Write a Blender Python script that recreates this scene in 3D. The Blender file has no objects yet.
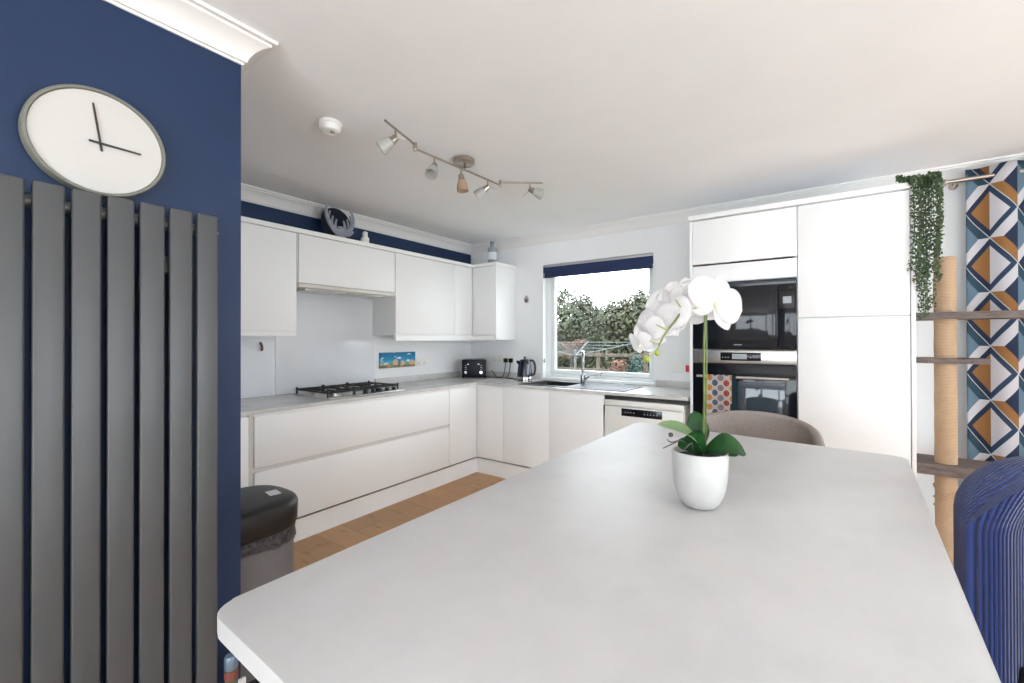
import bpy, bmesh, math, random
from mathutils import Vector, Matrix
random.seed(7)
PI = math.pi
scn = bpy.context.scene
col = scn.collection

# ------------------------------------------------------------------ colours and materials
def s2l(c):
    c = c/255.0
    return c/12.92 if c <= 0.04045 else ((c+0.055)/1.055)**2.4
def C(r, g, b): return (s2l(r), s2l(g), s2l(b), 1.0)

def mat(name, colr, rough=0.5, metal=0.0, spec=0.5, trans=0.0, ior=1.45, coat=0.0, alpha=1.0):
    m = bpy.data.materials.new(name); m.use_nodes = True
    b = m.node_tree.nodes['Principled BSDF']
    b.inputs['Base Color'].default_value = colr
    b.inputs['Roughness'].default_value = rough
    b.inputs['Metallic'].default_value = metal
    b.inputs['Specular IOR Level'].default_value = spec
    b.inputs['Transmission Weight'].default_value = trans
    b.inputs['IOR'].default_value = ior
    b.inputs['Coat Weight'].default_value = coat
    b.inputs['Alpha'].default_value = alpha
    return m
class NT:
    def __init__(s, m):
        s.m = m; s.t = m.node_tree; s.b = s.t.nodes['Principled BSDF']
    def n(s, typ, **kw):
        x = s.t.nodes.new(typ)
        for k, v in kw.items(): setattr(x, k, v)
        return x
    def l(s, a, b): s.t.links.new(a, b)
    def math(s, op, a, b=None, c=None):
        x = s.n('ShaderNodeMath', operation=op)
        for i, v in enumerate((a, b, c)):
            if v is None: continue
            if isinstance(v, (int, float)): x.inputs[i].default_value = v
            else: s.l(v, x.inputs[i])
        return x.outputs[0]
    def mix(s, f, a, b):
        x = s.n('ShaderNodeMix', data_type='RGBA')
        if isinstance(f, (int, float)): x.inputs[0].default_value = f
        else: s.l(f, x.inputs[0])
        for i, v in ((6, a), (7, b)):
            if isinstance(v, tuple): x.inputs[i].default_value = v
            else: s.l(v, x.inputs[i])
        return x.outputs[2]
    def coords(s, kind='Object', scale=(1, 1, 1), rot=(0, 0, 0)):
        tc = s.n('ShaderNodeTexCoord'); mp = s.n('ShaderNodeMapping')
        mp.inputs['Scale'].default_value = scale; mp.inputs['Rotation'].default_value = rot
        s.l(tc.outputs[kind], mp.inputs[0]); return mp.outputs[0]
    def noise(s, vec, scale, detail=3, rough=0.5):
        x = s.n('ShaderNodeTexNoise'); x.inputs['Scale'].default_value = scale
        x.inputs['Detail'].default_value = detail; x.inputs['Roughness'].default_value = rough
        s.l(vec, x.inputs['Vector']); return x.outputs['Fac']
    def ramp(s, f, stops):
        x = s.n('ShaderNodeValToRGB'); e = x.color_ramp.elements
        while len(e) > 1: e.remove(e[-1])
        e[0].position = stops[0][0]; e[0].color = stops[0][1]
        for p, c in stops[1:]:
            q = e.new(p); q.color = c
        s.l(f, x.inputs[0]); return x.outputs[0]
    def bump(s, h, strength=0.2, dist=0.01):
        x = s.n('ShaderNodeBump'); x.inputs['Strength'].default_value = strength
        x.inputs['Distance'].default_value = dist
        s.l(h, x.inputs['Height']); s.l(x.outputs[0], s.b.inputs['Normal'])
    def color(s, c): s.l(c, s.b.inputs['Base Color'])

def noisy(name, c1, c2, scale, rough=0.5, bump=0.0, detail=3, sc=(1, 1, 1), lo=.35, hi=.65, **kw):
    m = mat(name, c1, rough, **kw); t = NT(m)
    f = t.noise(t.coords(scale=sc), scale, detail)
    t.color(t.ramp(f, [(lo, c1), (hi, c2)]))
    if bump: t.bump(f, bump, .004)
    return m

WHITE_WALL = noisy('white_wall_paint', C(235, 236, 237), C(238, 239, 240), 3, .75)
CEIL = noisy('ceiling_paint', C(240, 241, 243), C(243, 244, 246), 2, .85)
COVE = mat('coving_paint', C(232, 230, 228), .6)
BLUE = noisy('navy_paint', C(17, 41, 76), C(19, 44, 80), 2.5, .55)
CAB = noisy('white_cabinet', C(240, 240, 240), C(242, 242, 242), 2, .38)
CABIN = mat('cabinet_edge', C(214, 211, 206), .5)
DARKGAP = mat('rail_shadow_grey', C(168, 163, 158), .6)
RAD = mat('radiator_grey', C(74, 75, 77), .38, spec=.5)
CHROME = mat('chrome', C(205, 203, 200), .14, 1)
TAPM = mat('tap_chrome', C(150, 150, 150), .2, 1)
NICKEL = mat('brushed_nickel', C(176, 166, 156), .28, 1)
STEEL = noisy('brushed_steel', C(196, 194, 190), C(204, 202, 198), 40, .3, sc=(1, 1, 12), metal=1)
SINKST = noisy('sink_steel', C(66, 66, 68), C(76, 76, 78), 40, .45, sc=(12, 1, 1), metal=1)
BLACKGL = mat('black_glass', C(22, 24, 30), .06, spec=.42)
OVENWIN = mat('oven_window_glass', C(50, 62, 74), .04, spec=.8)  # lighter bluish base colour stands in for a reflection in the glass
BLACKPL = mat('black_plastic', C(24, 24, 25), .4)
BLACKSOFT = mat('black_rubber', C(18, 18, 19), .6)
IRON = mat('cast_iron', C(34, 34, 36), .55)
WHITEPL = mat('white_plastic', C(235, 234, 230), .35)
REDPL = mat('red_plastic', C(190, 30, 50), .35)
GREYLCD = mat('pale_display', C(150, 156, 164), .3)
PVC = mat('white_upvc', C(236, 238, 238), .3)
NAVYFAB = noisy('navy_fabric', C(32, 45, 82), C(39, 53, 93), 200, .8)
GLASS = mat('clear_glass', (1, 1, 1, 1), .0, trans=1, ior=1.45)
FROST = mat('frosted_glass', C(226, 226, 222), .35, trans=.55)

def pane_material():
    m = bpy.data.materials.new('window_glass'); m.use_nodes = True; nt = m.node_tree
    nt.nodes.clear(); o = nt.nodes.new('ShaderNodeOutputMaterial')
    a = nt.nodes.new('ShaderNodeBsdfTransparent'); g = nt.nodes.new('ShaderNodeBsdfGlossy'); g.inputs['Roughness'].default_value = 0
    a.inputs[0].default_value = (.97, .985, .98, 1)
    mx = nt.nodes.new('ShaderNodeMixShader'); mx.inputs[0].default_value = .05
    nt.links.new(a.outputs[0], mx.inputs[1]); nt.links.new(g.outputs[0], mx.inputs[2]); nt.links.new(mx.outputs[0], o.inputs[0])
    return m
PANE = pane_material()

def floor_material():
    m = mat('oak_laminate', C(170, 125, 80), .42); t = NT(m)
    v = t.coords()
    br = t.n('ShaderNodeTexBrick'); br.offset = .37; br.squash = 1
    br.inputs['Scale'].default_value = 1; br.inputs['Brick Width'].default_value = 1.25; br.inputs['Row Height'].default_value = .19
    br.inputs['Mortar Size'].default_value = .0016; br.inputs['Bias'].default_value = 0
    br.inputs['Color1'].default_value = C(188, 145, 101); br.inputs['Color2'].default_value = C(165, 123, 84)
    br.inputs['Mortar'].default_value = C(96, 66, 40)
    t.l(v, br.inputs['Vector'])
    g = t.noise(t.coords(scale=(1.2, 14, 1)), 4, 5, .6)
    k = t.noise(t.coords(scale=(3, 7, 1)), 2.2, 3)
    c = t.mix(t.math('MULTIPLY', g, .45), br.outputs['Color'], C(202, 165, 124))
    knots = t.ramp(k, [(.62, (0, 0, 0, 1)), (.74, (1, 1, 1, 1))])
    c = t.mix(t.math('MULTIPLY', knots, .55), c, C(120, 82, 48))
    t.color(c); t.bump(g, .05, .002)
    return m
FLOOR = floor_material()

def marble(name, a, b, c, scale, rough):
    m = mat(name, a, rough); t = NT(m)
    f = t.noise(t.coords(scale=(1, .7, 1)), scale, 6, .6); g = t.noise(t.coords(), scale*5, 4, .6)
    x = t.ramp(f, [(.33, b), (.5, a), (.7, c)])
    x = t.mix(t.math('MULTIPLY', t.ramp(g, [(.45, (0, 0, 0, 1)), (.7, (1, 1, 1, 1))]), .22), x, b)
    t.color(x); return m
TABLEM = marble('pale_marble_laminate', C(199, 198, 198), C(187, 186, 186), C(206, 205, 205), 2.2, .4)
WORKM = marble('pale_grey_worktop', C(205, 204, 202), C(190, 188, 186), C(214, 213, 211), 6, .25)
SPLASH = mat('white_splash_glass', C(226, 229, 233), .16, spec=.5)
GREYFAB = noisy('taupe_velvet', C(142, 131, 126), C(152, 141, 136), 120, .85, .08)
NAVYPLATE = mat('dark_navy_glaze', C(14, 26, 44), .35)
ANTLER = noisy('grey_resin', C(140, 145, 158), C(156, 160, 172), 30, .55)
POTM = noisy('white_ceramic', C(192, 190, 188), C(198, 196, 194), 20, .4)
SOIL = noisy('dark_soil', C(36, 30, 26), C(62, 54, 46), 120, .9, .8)
LEAF = noisy('orchid_leaf', C(34, 78, 40), C(52, 102, 52), 14, .32)
LEAFPALE = noisy('orchid_leaf_pale', C(176, 196, 156), C(140, 172, 122), 10, .35)
STEM = noisy('orchid_stem', C(88, 100, 48), C(112, 120, 66), 30, .45)
BUD = mat('green_bud', C(142, 152, 58), .45)
ROOT = mat('aerial_root', C(84, 78, 80), .7)
def petal_material():
    m = mat('white_petal', C(248, 246, 246), .6); nt = m.node_tree; b = nt.nodes['Principled BSDF']; o = nt.nodes['Material Output']
    tr = nt.nodes.new('ShaderNodeBsdfTranslucent'); tr.inputs[0].default_value = C(250, 248, 247)
    mx = nt.nodes.new('ShaderNodeMixShader'); mx.inputs[0].default_value = .45
    nt.links.new(b.outputs[0], mx.inputs[1]); nt.links.new(tr.outputs[0], mx.inputs[2]); nt.links.new(mx.outputs[0], o.inputs[0])
    return m
PETAL = petal_material()
LIP = mat('cream_lip', C(230, 214, 176), .5)
IVY = noisy('ivy_leaf', C(44, 62, 38), C(82, 100, 66), 40, .5)
VINE = mat('ivy_vine', C(70, 84, 52), .7)
def sisal_material():
    m = mat('sisal_rope', C(206, 176, 136), .85); t = NT(m)
    w = t.n('ShaderNodeTexWave', wave_type='BANDS', bands_direction='Z'); w.inputs['Scale'].default_value = 38; w.inputs['Distortion'].default_value = .6
    t.l(t.coords(), w.inputs['Vector'])
    n = t.noise(t.coords(scale=(1, 1, 5)), 12, 3)
    c = t.mix(w.outputs['Fac'], C(168, 136, 106), C(196, 166, 136)); c = t.mix(t.math('MULTIPLY', n, .4), c, C(202, 176, 148))
    t.color(c); t.bump(w.outputs['Fac'], .6, .004); return m
SISAL = sisal_material()
DARKWOOD = noisy('weathered_board', C(84, 72, 70), C(120, 106, 100), 7, .7, .3, 5, (1.5, 14, 14), .3, .7)
BINGREY = noisy('grey_bin_plastic', C(98, 96, 98), C(104, 102, 104), 4, .42)
BAG = noisy('bin_liner', C(66, 64, 66), C(108, 106, 108), 60, .35, .8)
STICKER = mat('paper_sticker', C(222, 222, 226), .6)
CLOCKFACE = mat('clock_face', C(196, 193, 189), .6)
CLOCKRIM = mat('clock_rim', C(116, 116, 106), .45)
CLOCKHAND = mat('clock_hand', C(52, 48, 46), .5)
AMBER = mat('amber_bulb_glass', C(212, 178, 150), .35, trans=.5)
BROWN = mat('brown_leather', C(112, 74, 62), .6)
REDLABEL = mat('red_label', C(122, 66, 58), .5)
OLIVE = mat('olive_bottle', C(104, 108, 84), .2, trans=.3)
SILVERCAP = mat('silver_cap', C(112, 128, 146), .35, .3)
LABELM = mat('pale_label', C(206, 212, 220), .5)

def towel_material():
    m = mat('spotted_towel', C(228, 220, 212), .85); t = NT(m)
    tc = t.n('ShaderNodeTexCoord'); sp = t.n('ShaderNodeSeparateXYZ'); t.l(tc.outputs['UV'], sp.inputs[0])
    u, v = sp.outputs[0], sp.outputs[1]
    cx = t.math('MULTIPLY', u, 4.4); ci = t.math('FLOOR', cx)
    odd = t.math('MODULO', ci, 2.0)
    vy = t.math('ADD', t.math('MULTIPLY', v, 2.75), t.math('MULTIPLY', odd, .5))
    fx = t.math('MULTIPLY', t.math('SUBTRACT', t.math('FRACT', cx), .5), .88); fy = t.math('MULTIPLY', t.math('SUBTRACT', t.math('FRACT', vy), .5), 1.5)
    d = t.math('SQRT', t.math('ADD', t.math('MULTIPLY', fx, fx), t.math('MULTIPLY', fy, fy)))
    dot = t.math('LESS_THAN', d, .45)
    hole = t.math('MULTIPLY', t.math('GREATER_THAN', d, .2), t.math('LESS_THAN', d, .26))
    cc = t.ramp(t.math('DIVIDE', ci, 5.0), [(0, C(222, 150, 60)), (.15, C(70, 104, 160)), (.35, C(150, 138, 156)), (.55, C(190, 72, 60)), (.75, C(224, 160, 92))])
    [setattr(n.color_ramp, 'interpolation', 'CONSTANT') for n in t.t.nodes if n.type == 'VALTORGB']
    c = t.mix(dot, C(228, 220, 212), cc); c = t.mix(t.math('MULTIPLY', hole, .45), c, C(224, 214, 206))
    t.color(c); return m
TOWEL = towel_material()
TEAL = mat('teal_towel_back', C(34, 66, 78), .85)

def curtain_material():
    m = mat('geometric_curtain', C(230, 228, 226), .8); t = NT(m)
    tc = t.n('ShaderNodeTexCoord'); sp = t.n('ShaderNodeSeparateXYZ'); t.l(tc.outputs['UV'], sp.inputs[0])
    u0 = sp.outputs[0]; v0 = sp.outputs[1]
    u = t.math('SUBTRACT', t.math('MULTIPLY', t.math('FRACT', t.math('MULTIPLY', t.math('ADD', u0, 1.0), .5)), 2.0), 1.0)   # -1..1
    v = t.math('FRACT', v0)
    vv = t.math('SUBTRACT', t.math('MULTIPLY', v, 2.0), 1.0)
    p = t.math('ADD', t.math('ABSOLUTE', u), t.math('ABSOLUTE', vv))
    right = t.math('GREATER_THAN', u, 0.0); top = t.math('GREATER_THAN', vv, 0.0)
    navy, teal, och, cream, slate = C(22, 33, 60), C(34, 60, 76), C(136, 94, 50), C(186, 183, 188), C(88, 110, 126)
    inner = t.mix(right, och, cream)
    band = t.mix(right, navy, C(32, 52, 78))
    A = t.mix(t.math('GREATER_THAN', p, .72), inner, band)
    Rr = t.mix(top, cream, och); Ll = t.mix(top, teal, cream)
    Rr = t.mix(t.math('GREATER_THAN', p, 1.5), Rr, navy)
    Ll = t.mix(t.math('GREATER_THAN', p, 1.42), Ll, slate)
    B = t.mix(right, Ll, Rr)
    c = t.mix(t.math('GREATER_THAN', p, 1.0), A, B)
    edge = t.math('LESS_THAN', t.math('ABSOLUTE', t.math('SUBTRACT', p, 1.0)), .022)
    c = t.mix(edge, c, C(180, 182, 184))
    t.color(c)
    n = t.noise(t.coords(), 300, 2); t.bump(n, .15, .002)
    return m
CURTAIN = curtain_material()

def rib_material():
    m = mat('blue_ribbed_fabric', C(56, 80, 150), .8); t = NT(m)
    b = m.node_tree.nodes['Principled BSDF']; b.inputs['Sheen Weight'].default_value = .3; b.inputs['Sheen Roughness'].default_value = .4
    tc = t.n('ShaderNodeTexCoord'); sp = t.n('ShaderNodeSeparateXYZ'); t.l(tc.outputs['UV'], sp.inputs[0])
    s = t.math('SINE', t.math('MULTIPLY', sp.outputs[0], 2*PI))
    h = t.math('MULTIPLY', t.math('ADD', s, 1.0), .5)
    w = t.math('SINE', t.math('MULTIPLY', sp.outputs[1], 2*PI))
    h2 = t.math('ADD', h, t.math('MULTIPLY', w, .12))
    t.color(t.mix(t.math('POWER', h, .7), C(24, 38, 82), C(48, 70, 134))); t.bump(h2, .9, .006)  # grooves coloured darker, standing in for shade between the ribs
    return m
RIB = rib_material()

def canvas_material():
    m = mat('seascape_paint', C(60, 150, 190), .6); t = NT(m)
    tc = t.n('ShaderNodeTexCoord'); sp = t.n('ShaderNodeSeparateXYZ'); t.l(tc.outputs['Generated'], sp.inputs[0])
    z = sp.outputs[2]
    n = t.noise(t.coords(scale=(1, 6, 20)), 1.1, 2)
    n2 = t.noise(t.coords(scale=(1, 30, 30)), 1.0, 3)
    sky = t.ramp(z, [(0, C(120, 110, 90)), (.16, C(112, 104, 84)), (.22, C(196, 178, 130)), (.3, C(110, 180, 190)), (.5, C(40, 140, 186)), (1, C(20, 104, 136))])
    cl = t.math('MULTIPLY', t.math('GREATER_THAN', n, .6), t.math('GREATER_THAN', z, .35))
    c = t.mix(t.math('MULTIPLY', cl, .8), sky, C(206, 226, 236))
    low = t.math('MULTIPLY', t.math('GREATER_THAN', n2, .55), t.math('LESS_THAN', z, .32))
    c = t.mix(t.math('MULTIPLY', low, .6), c, C(206, 170, 120))
    t.color(c); return m
CANVAS = canvas_material()
HUTA = mat('paint_sand', C(206, 176, 142), .6); HUTB = mat('paint_dusk', C(112, 110, 130), .6); HUTC = mat('paint_cloud', C(214, 232, 240), .6); HUTD = mat('paint_green', C(120, 150, 110), .6)

# ------------------------------------------------------------------ mesh helpers
def new(): return bmesh.new()
def wm(o):
    m = Matrix.Translation(o.location) @ o.rotation_euler.to_matrix().to_4x4()
    return wm(o.parent) @ m if o.parent else m
def ob(name, bm, material, parent=None, local=False, smooth=True, angle=40):
    """link a bmesh (built in world space unless local) as one object"""
    mats = material if isinstance(material, (list, tuple)) else [material]
    me = bpy.data.meshes.new(name)
    bmesh.ops.recalc_face_normals(bm, faces=bm.faces[:])
    o = bpy.data.objects.new(name, me)
    if parent is not None:
        o.parent = parent
        if not local: bm.transform(wm(parent).inverted())
    elif not local and bm.verts:
        xs = [v.co for v in bm.verts]
        c = Vector(((min(v.x for v in xs)+max(v.x for v in xs))/2, (min(v.y for v in xs)+max(v.y for v in xs))/2, min(v.z for v in xs)))
        bm.transform(Matrix.Translation(-c)); o.location = c
    if smooth:
        for f in bm.faces: f.smooth = True
        for e in bm.edges:
            if len(e.link_faces) == 2 and e.calc_face_angle(0) > math.radians(angle): e.smooth = False
    bm.to_mesh(me); bm.free()
    for m in mats: me.materials.append(m)
    col.objects.link(o)
    return o
def box(bm, x0, x1, y0, y1, z0, z1, bev=0.0, seg=2):
    vs = [bm.verts.new((x, y, z)) for x in (x0, x1) for y in (y0, y1) for z in (z0, z1)]
    fs = [bm.faces.new([vs[i] for i in q]) for q in ((0, 1, 3, 2), (4, 6, 7, 5), (0, 4, 5, 1), (2, 3, 7, 6), (0, 2, 6, 4), (1, 5, 7, 3))]
    bmesh.ops.recalc_face_normals(bm, faces=fs)
    if bev:
        es = list({e for f in fs for e in f.edges})
        bmesh.ops.bevel(bm, geom=es, offset=bev, segments=seg, profile=.5, affect='EDGES')
    return bm
def bx(*a, **k): return box(new(), *a, **k)
def frame_of(d):
    d = d.normalized(); up = Vector((0, 0, 1)) if abs(d.z) < .95 else Vector((1, 0, 0))
    a = d.cross(up).normalized(); return a, d.cross(a).normalized()
def tube(bm, pts, r, seg=10, cap=True):
    pts = [Vector(p) for p in pts]; n = len(pts)
    rs = r if isinstance(r, (list, tuple)) else [r]*n
    rings = []; a = None
    for i, p in enumerate(pts):
        d = (pts[min(i+1, n-1)]-pts[max(i-1, 0)])
        if d.length < 1e-9: d = Vector((0, 0, 1))
        d.normalize()
        if a is None: a, b = frame_of(d)
        else:
            a = (a-d*a.dot(d)).normalized(); b = d.cross(a).normalized()
        rings.append([bm.verts.new(p+(a*math.cos(2*PI*k/seg)+b*math.sin(2*PI*k/seg))*rs[i]) for k in range(seg)])
    for i in range(n-1):
        for k in range(seg):
            bm.faces.new((rings[i][k], rings[i][(k+1) % seg], rings[i+1][(k+1) % seg], rings[i+1][k]))
    if cap:
        bm.faces.new(rings[0][::-1]); bm.faces.new(rings[-1])
    return bm
def smoothpts(pts, n=6):
    pts = [Vector(p) for p in pts]; out = []
    for i in range(len(pts)-1):
        p0, p1, p2, p3 = pts[max(i-1, 0)], pts[i], pts[i+1], pts[min(i+2, len(pts)-1)]
        for k in range(n):
            t = k/n
            out.append(.5*((2*p1)+(p2-p0)*t+(2*p0-5*p1+4*p2-p3)*t*t+(3*p1-p0-3*p2+p3)*t**3))
    out.append(pts[-1]); return out
def lathe(bm, prof, c=(0, 0, 0), axis=(0, 0, 1), seg=28):
    """prof = [(r, h)] along the axis from c"""
    c = Vector(c); d = Vector(axis).normalized(); a, b = frame_of(d); rings = []
    for r, h in prof:
        if r < 1e-6: rings.append([bm.verts.new(c+d*h)])
        else: rings.append([bm.verts.new(c+d*h+(a*math.cos(2*PI*k/seg)+b*math.sin(2*PI*k/seg))*r) for k in range(seg)])
    for i in range(len(rings)-1):
        A, B = rings[i], rings[i+1]
        for k in range(seg):
            k2 = (k+1) % seg
            if len(A) == 1 and len(B) == 1: break
            if len(A) == 1: bm.faces.new((A[0], B[k], B[k2]))
            elif len(B) == 1: bm.faces.new((A[k], A[k2], B[0]))
            else: bm.faces.new((A[k], A[k2], B[k2], B[k]))
    if len(rings[0]) > 1: bm.faces.new(rings[0][::-1])
    if len(rings[-1]) > 1: bm.faces.new(rings[-1])
    return bm
def prism(bm, outline, z0, z1, bev=0.0, seg=3):
    lo = [bm.verts.new((x, y, z0)) for x, y in outline]; hi = [bm.verts.new((x, y, z1)) for x, y in outline]
    n = len(lo); fs = [bm.faces.new(lo[::-1]), bm.faces.new(hi)]
    for i in range(n): fs.append(bm.faces.new((lo[i], lo[(i+1) % n], hi[(i+1) % n], hi[i])))
    if bev:
        es = list(fs[0].edges)+list(fs[1].edges)
        bmesh.ops.bevel(bm, geom=es, offset=bev, segments=seg, profile=.5, affect='EDGES')
    return bm
def rounded(pts, r, n=8):
    out = []; k = len(pts)
    for i in range(k):
        p = Vector(pts[i]); a = (Vector(pts[i-1])-p).normalized(); b = (Vector(pts[(i+1) % k])-p).normalized()
        for j in range(n+1):
            t = j/n; q = p+a*r*(1-t)**2+b*r*t**2
            out.append((q.x, q.y))
    return out
def thing(name, label, cat, loc=(0, 0, 0), rotz=0.0, group=None):
    o = bpy.data.objects.new(name, None); o.empty_display_size = .05
    o.location = loc; o.rotation_euler = (0, 0, rotz); col.objects.link(o)
    return tag(o, label, cat, group)
def tag(o, label, cat, group=None):
    o['label'] = label; o['category'] = cat
    if group: o['group'] = group
    return o
def struct(o): o['kind'] = 'structure'; return o
def stuff(o): o['kind'] = 'stuff'; return o
def setuv(o, fn):
    me = o.data; uv = me.uv_layers.new(name='UVMap')
    for lp in me.loops: uv.data[lp.index].uv = fn(lp.vertex_index, me.vertices[lp.vertex_index].co)

# ------------------------------------------------------------------ plan of the room (metres)
XL, XN, YN, YW, ZC = -3.4358, -1.7387, 0.7189, 3.9188, 2.44
XR, YF = 3.2, -3.0
WX0, WX1, WZ0, WZ1 = -2.422, -1.25, .935, 2.12
PX0, PX1, PZ1 = 1.02, 2.80, 2.12           # patio door behind the curtain
FX0, FX1, FZ0, FZ1 = -1.3, 2.7, 0.02, 2.14       # glazing added behind the camera for fill light

struct(ob('floor', bx(XL-.3, XR+.2, YF-.2, YW+.3, -.1, 0), FLOOR, smooth=False))
struct(ob('ceiling', bx(XL-.3, XR+.2, YF-.2, YW+.3, ZC, ZC+.1), CEIL, smooth=False))
b = new(); box(b, XL-.2, XL, YN, YW+.25, 0, ZC)
for f in b.faces: f.material_index = 0
o = struct(ob('wall_left', b, [WHITE_WALL], smooth=False))
b = bx(XL+.0005, XL+.003, YN, YW, 2.11, ZC)
struct(ob('wall_left_frieze', b, BLUE, smooth=False))
struct(ob('wall_left_front', bx(XL-.2, XN, YF-.2, YN, 0, ZC), BLUE, smooth=False))
b = new()
for (x0, x1, z0, z1) in ((XL, WX0, 0, ZC), (WX0, WX1, 0, WZ0), (WX0, WX1, WZ1, ZC), (WX1, PX0, 0, ZC), (PX0, PX1, PZ1, ZC), (PX1, XR+.2, 0, ZC)):
    box(b, x0, x1, YW, YW+.25, z0, z1)
struct(ob('wall_back', b, WHITE_WALL, smooth=False))
b = new()
for (y0, y1, z0, z1) in ((YF-.2, -.6, 0, ZC), (-.6, 2.3, 2.14, ZC), (2.3, YW, 0, ZC)):
    box(b, XR, XR+.2, y0, y1, z0, z1)
struct(ob('wall_right', b, WHITE_WALL, smooth=False))
b = new()
for (x0, x1, z0, z1) in ((XN, FX0, 0, ZC), (FX0, FX1, FZ1, ZC), (FX1, XR, 0, ZC)):
    box(b, x0, x1, YF-.2, YF, z0, z1)
struct(ob('wall_front', b, WHITE_WALL, smooth=False))
struct(ob('baseboard_left', bx(XN, XN+.014, YF, YN+.014, 0, .11, bev=.004), COVE))

# coving: an ogee profile swept round the ceiling line, mitred at the corners
def cove(path):
    prof = [(0, -.098), (.006, -.098), (.008, -.09), (.014, -.088), (.02, -.07), (.034, -.048), (.054, -.03), (.072, -.022), (.074, -.014), (.088, -.012), (.09, -.0005), (0, -.0005)]
    bm = new(); n = len(path); rings = []
    for i, p in enumerate(path):
        p = Vector(p); ns = []
        for a, c in ((i-1, i), (i, i+1)):
            if a < 0 or c >= n: continue
            d = (Vector(path[c])-Vector(path[a])).normalized(); ns.append(Vector((d.y, -d.x)))
        m = ns[0] if len(ns) == 1 else (ns[0]+ns[1])/(1+ns[0].dot(ns[1]))
        rings.append([bm.verts.new((p.x+m.x*o, p.y+m.y*o, ZC+z)) for o, z in prof])
    k = len(prof)
    for i in range(n-1):
        for j in range(k): bm.faces.new((rings[i][j], rings[i][(j+1) % k], rings[i+1][(j+1) % k], rings[i+1][j]))
    bm.faces.new(rings[0]); bm.faces.new(rings[-1][::-1])
    return bm
struct(ob('trim_1', cove([(XN, YF), (XN, YN), (XL+.003, YN), (XL+.003, YW), (XR, YW)]), COVE, angle=30))

# kitchen window
w1 = struct(bpy.data.objects.new('window_1', None)); w1.location = ((WX0+WX1)/2, YW+.07, WZ0); col.objects.link(w1)
GX0, GX1, GZ0, GZ1 = -2.324, -1.317, 1.015, 2.06
yf = 3.985
b = new()
box(b, WX0, WX0+.056, yf, yf+.07, WZ0, WZ1, .004); box(b, WX1-.04, WX1, yf, yf+.07, WZ0, WZ1, .004)
box(b, WX0+.05, WX1-.035, yf+.003, yf+.07, WZ0, WZ0+.035, .004); box(b, WX0+.05, WX1-.035, yf+.003, yf+.07, GZ1+.03, WZ1, .004)
ob('window_frame', b, PVC, w1)
b = new()
box(b, WX0+.058, GX0, yf+.012, yf+.06, WZ0+.037, GZ1+.028, .006); box(b, GX1, WX1-.042, yf+.012, yf+.06, WZ0+.037, GZ1+.028, .006)
box(b, GX0-.002, GX1+.002, yf+.013, yf+.06, WZ0+.037, GZ0, .006); box(b, GX0-.002, GX1+.002, yf+.013, yf+.06, GZ1, GZ1+.028, .006)
ob('sash', b, PVC, w1)
ob('pane', bx(GX0-.006, GX1+.006, yf+.03, yf+.036, GZ0-.006, GZ1+.006), PANE, w1, smooth=False)
b = new(); box(b, -1.84, -1.80, yf-.01, yf+.014, .965, .99, .004); tube(b, smoothpts([(-1.82, yf-.008, .98), (-1.82, yf-.035, .985), (-1.795, yf-.04, 1.0), (-1.75, yf-.036, 1.012)], 5), .008, 8)
ob('window_handle', b, CHROME, w1)
ob('sill', bx(WX0+.001, WX1-.001, YW-.012, yf+.002, WZ0-.022, WZ0+.004, bev=.004), PVC, w1)
# patio door behind the curtain and unseen rear glazing, added to let in fill light
def glazing(name, x0, x1, z0, z1, y, lights):
    r = struct(bpy.data.objects.new(name, None)); r.location = ((x0+x1)/2, y, z0); col.objects.link(r)
    b = new(); box(b, x0, x0+.07, y-.03, y+.03, z0, z1, .004); box(b, x1-.07, x1, y-.03, y+.03, z0, z1, .004)
    box(b, x0+.07, x1-.07, y-.03, y+.03, z1-.07, z1, .004); box(b, x0+.07, x1-.07, y-.03, y+.03, z0, z0+.07, .004)
    for k in range(1, lights):
        xm = x0+(x1-x0)*k/lights; box(b, xm-.045, xm+.045, y-.028, y+.028, z0+.07, z1-.07, .004)
    ob('door_frame', b, PVC, r)
    for k in range(lights):
        a0 = x0+.06+(x1-x0-.12)*k/lights; a1 = x0+.06+(x1-x0-.12)*(k+1)/lights
        ob('pane', bx(a0, a1, y-.004, y+.004, z0+.06, z1-.06), PANE, r, smooth=False)
glazing('door_1', PX0, PX1, 0.0, PZ1, YW+.12, 2)
glazing('rear_fill_glazing', FX0, FX1, 0.0, FZ1, YF-.1, 3)
r = struct(bpy.data.objects.new('side_fill_glazing', None)); r.location = (XR+.1, .85, 0); col.objects.link(r)  # unseen side doors, added so that light reaches the hob wall
b = new()
for yy in (-.6, .33, 1.30, 2.23): box(b, XR+.07, XR+.13, yy, yy+.07, 0, 2.14, .004)
box(b, XR+.072, XR+.128, -.53, 2.23, 2.07, 2.138, .004); box(b, XR+.072, XR+.128, -.53, 2.23, .002, .07, .004)
ob('door_frame', b, PVC, r)
for yy in (-.535, .395, 1.365): ob('pane', bx(XR+.097, XR+.103, yy, yy+.87, .065, 2.075), PANE, r, smooth=False)

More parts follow.
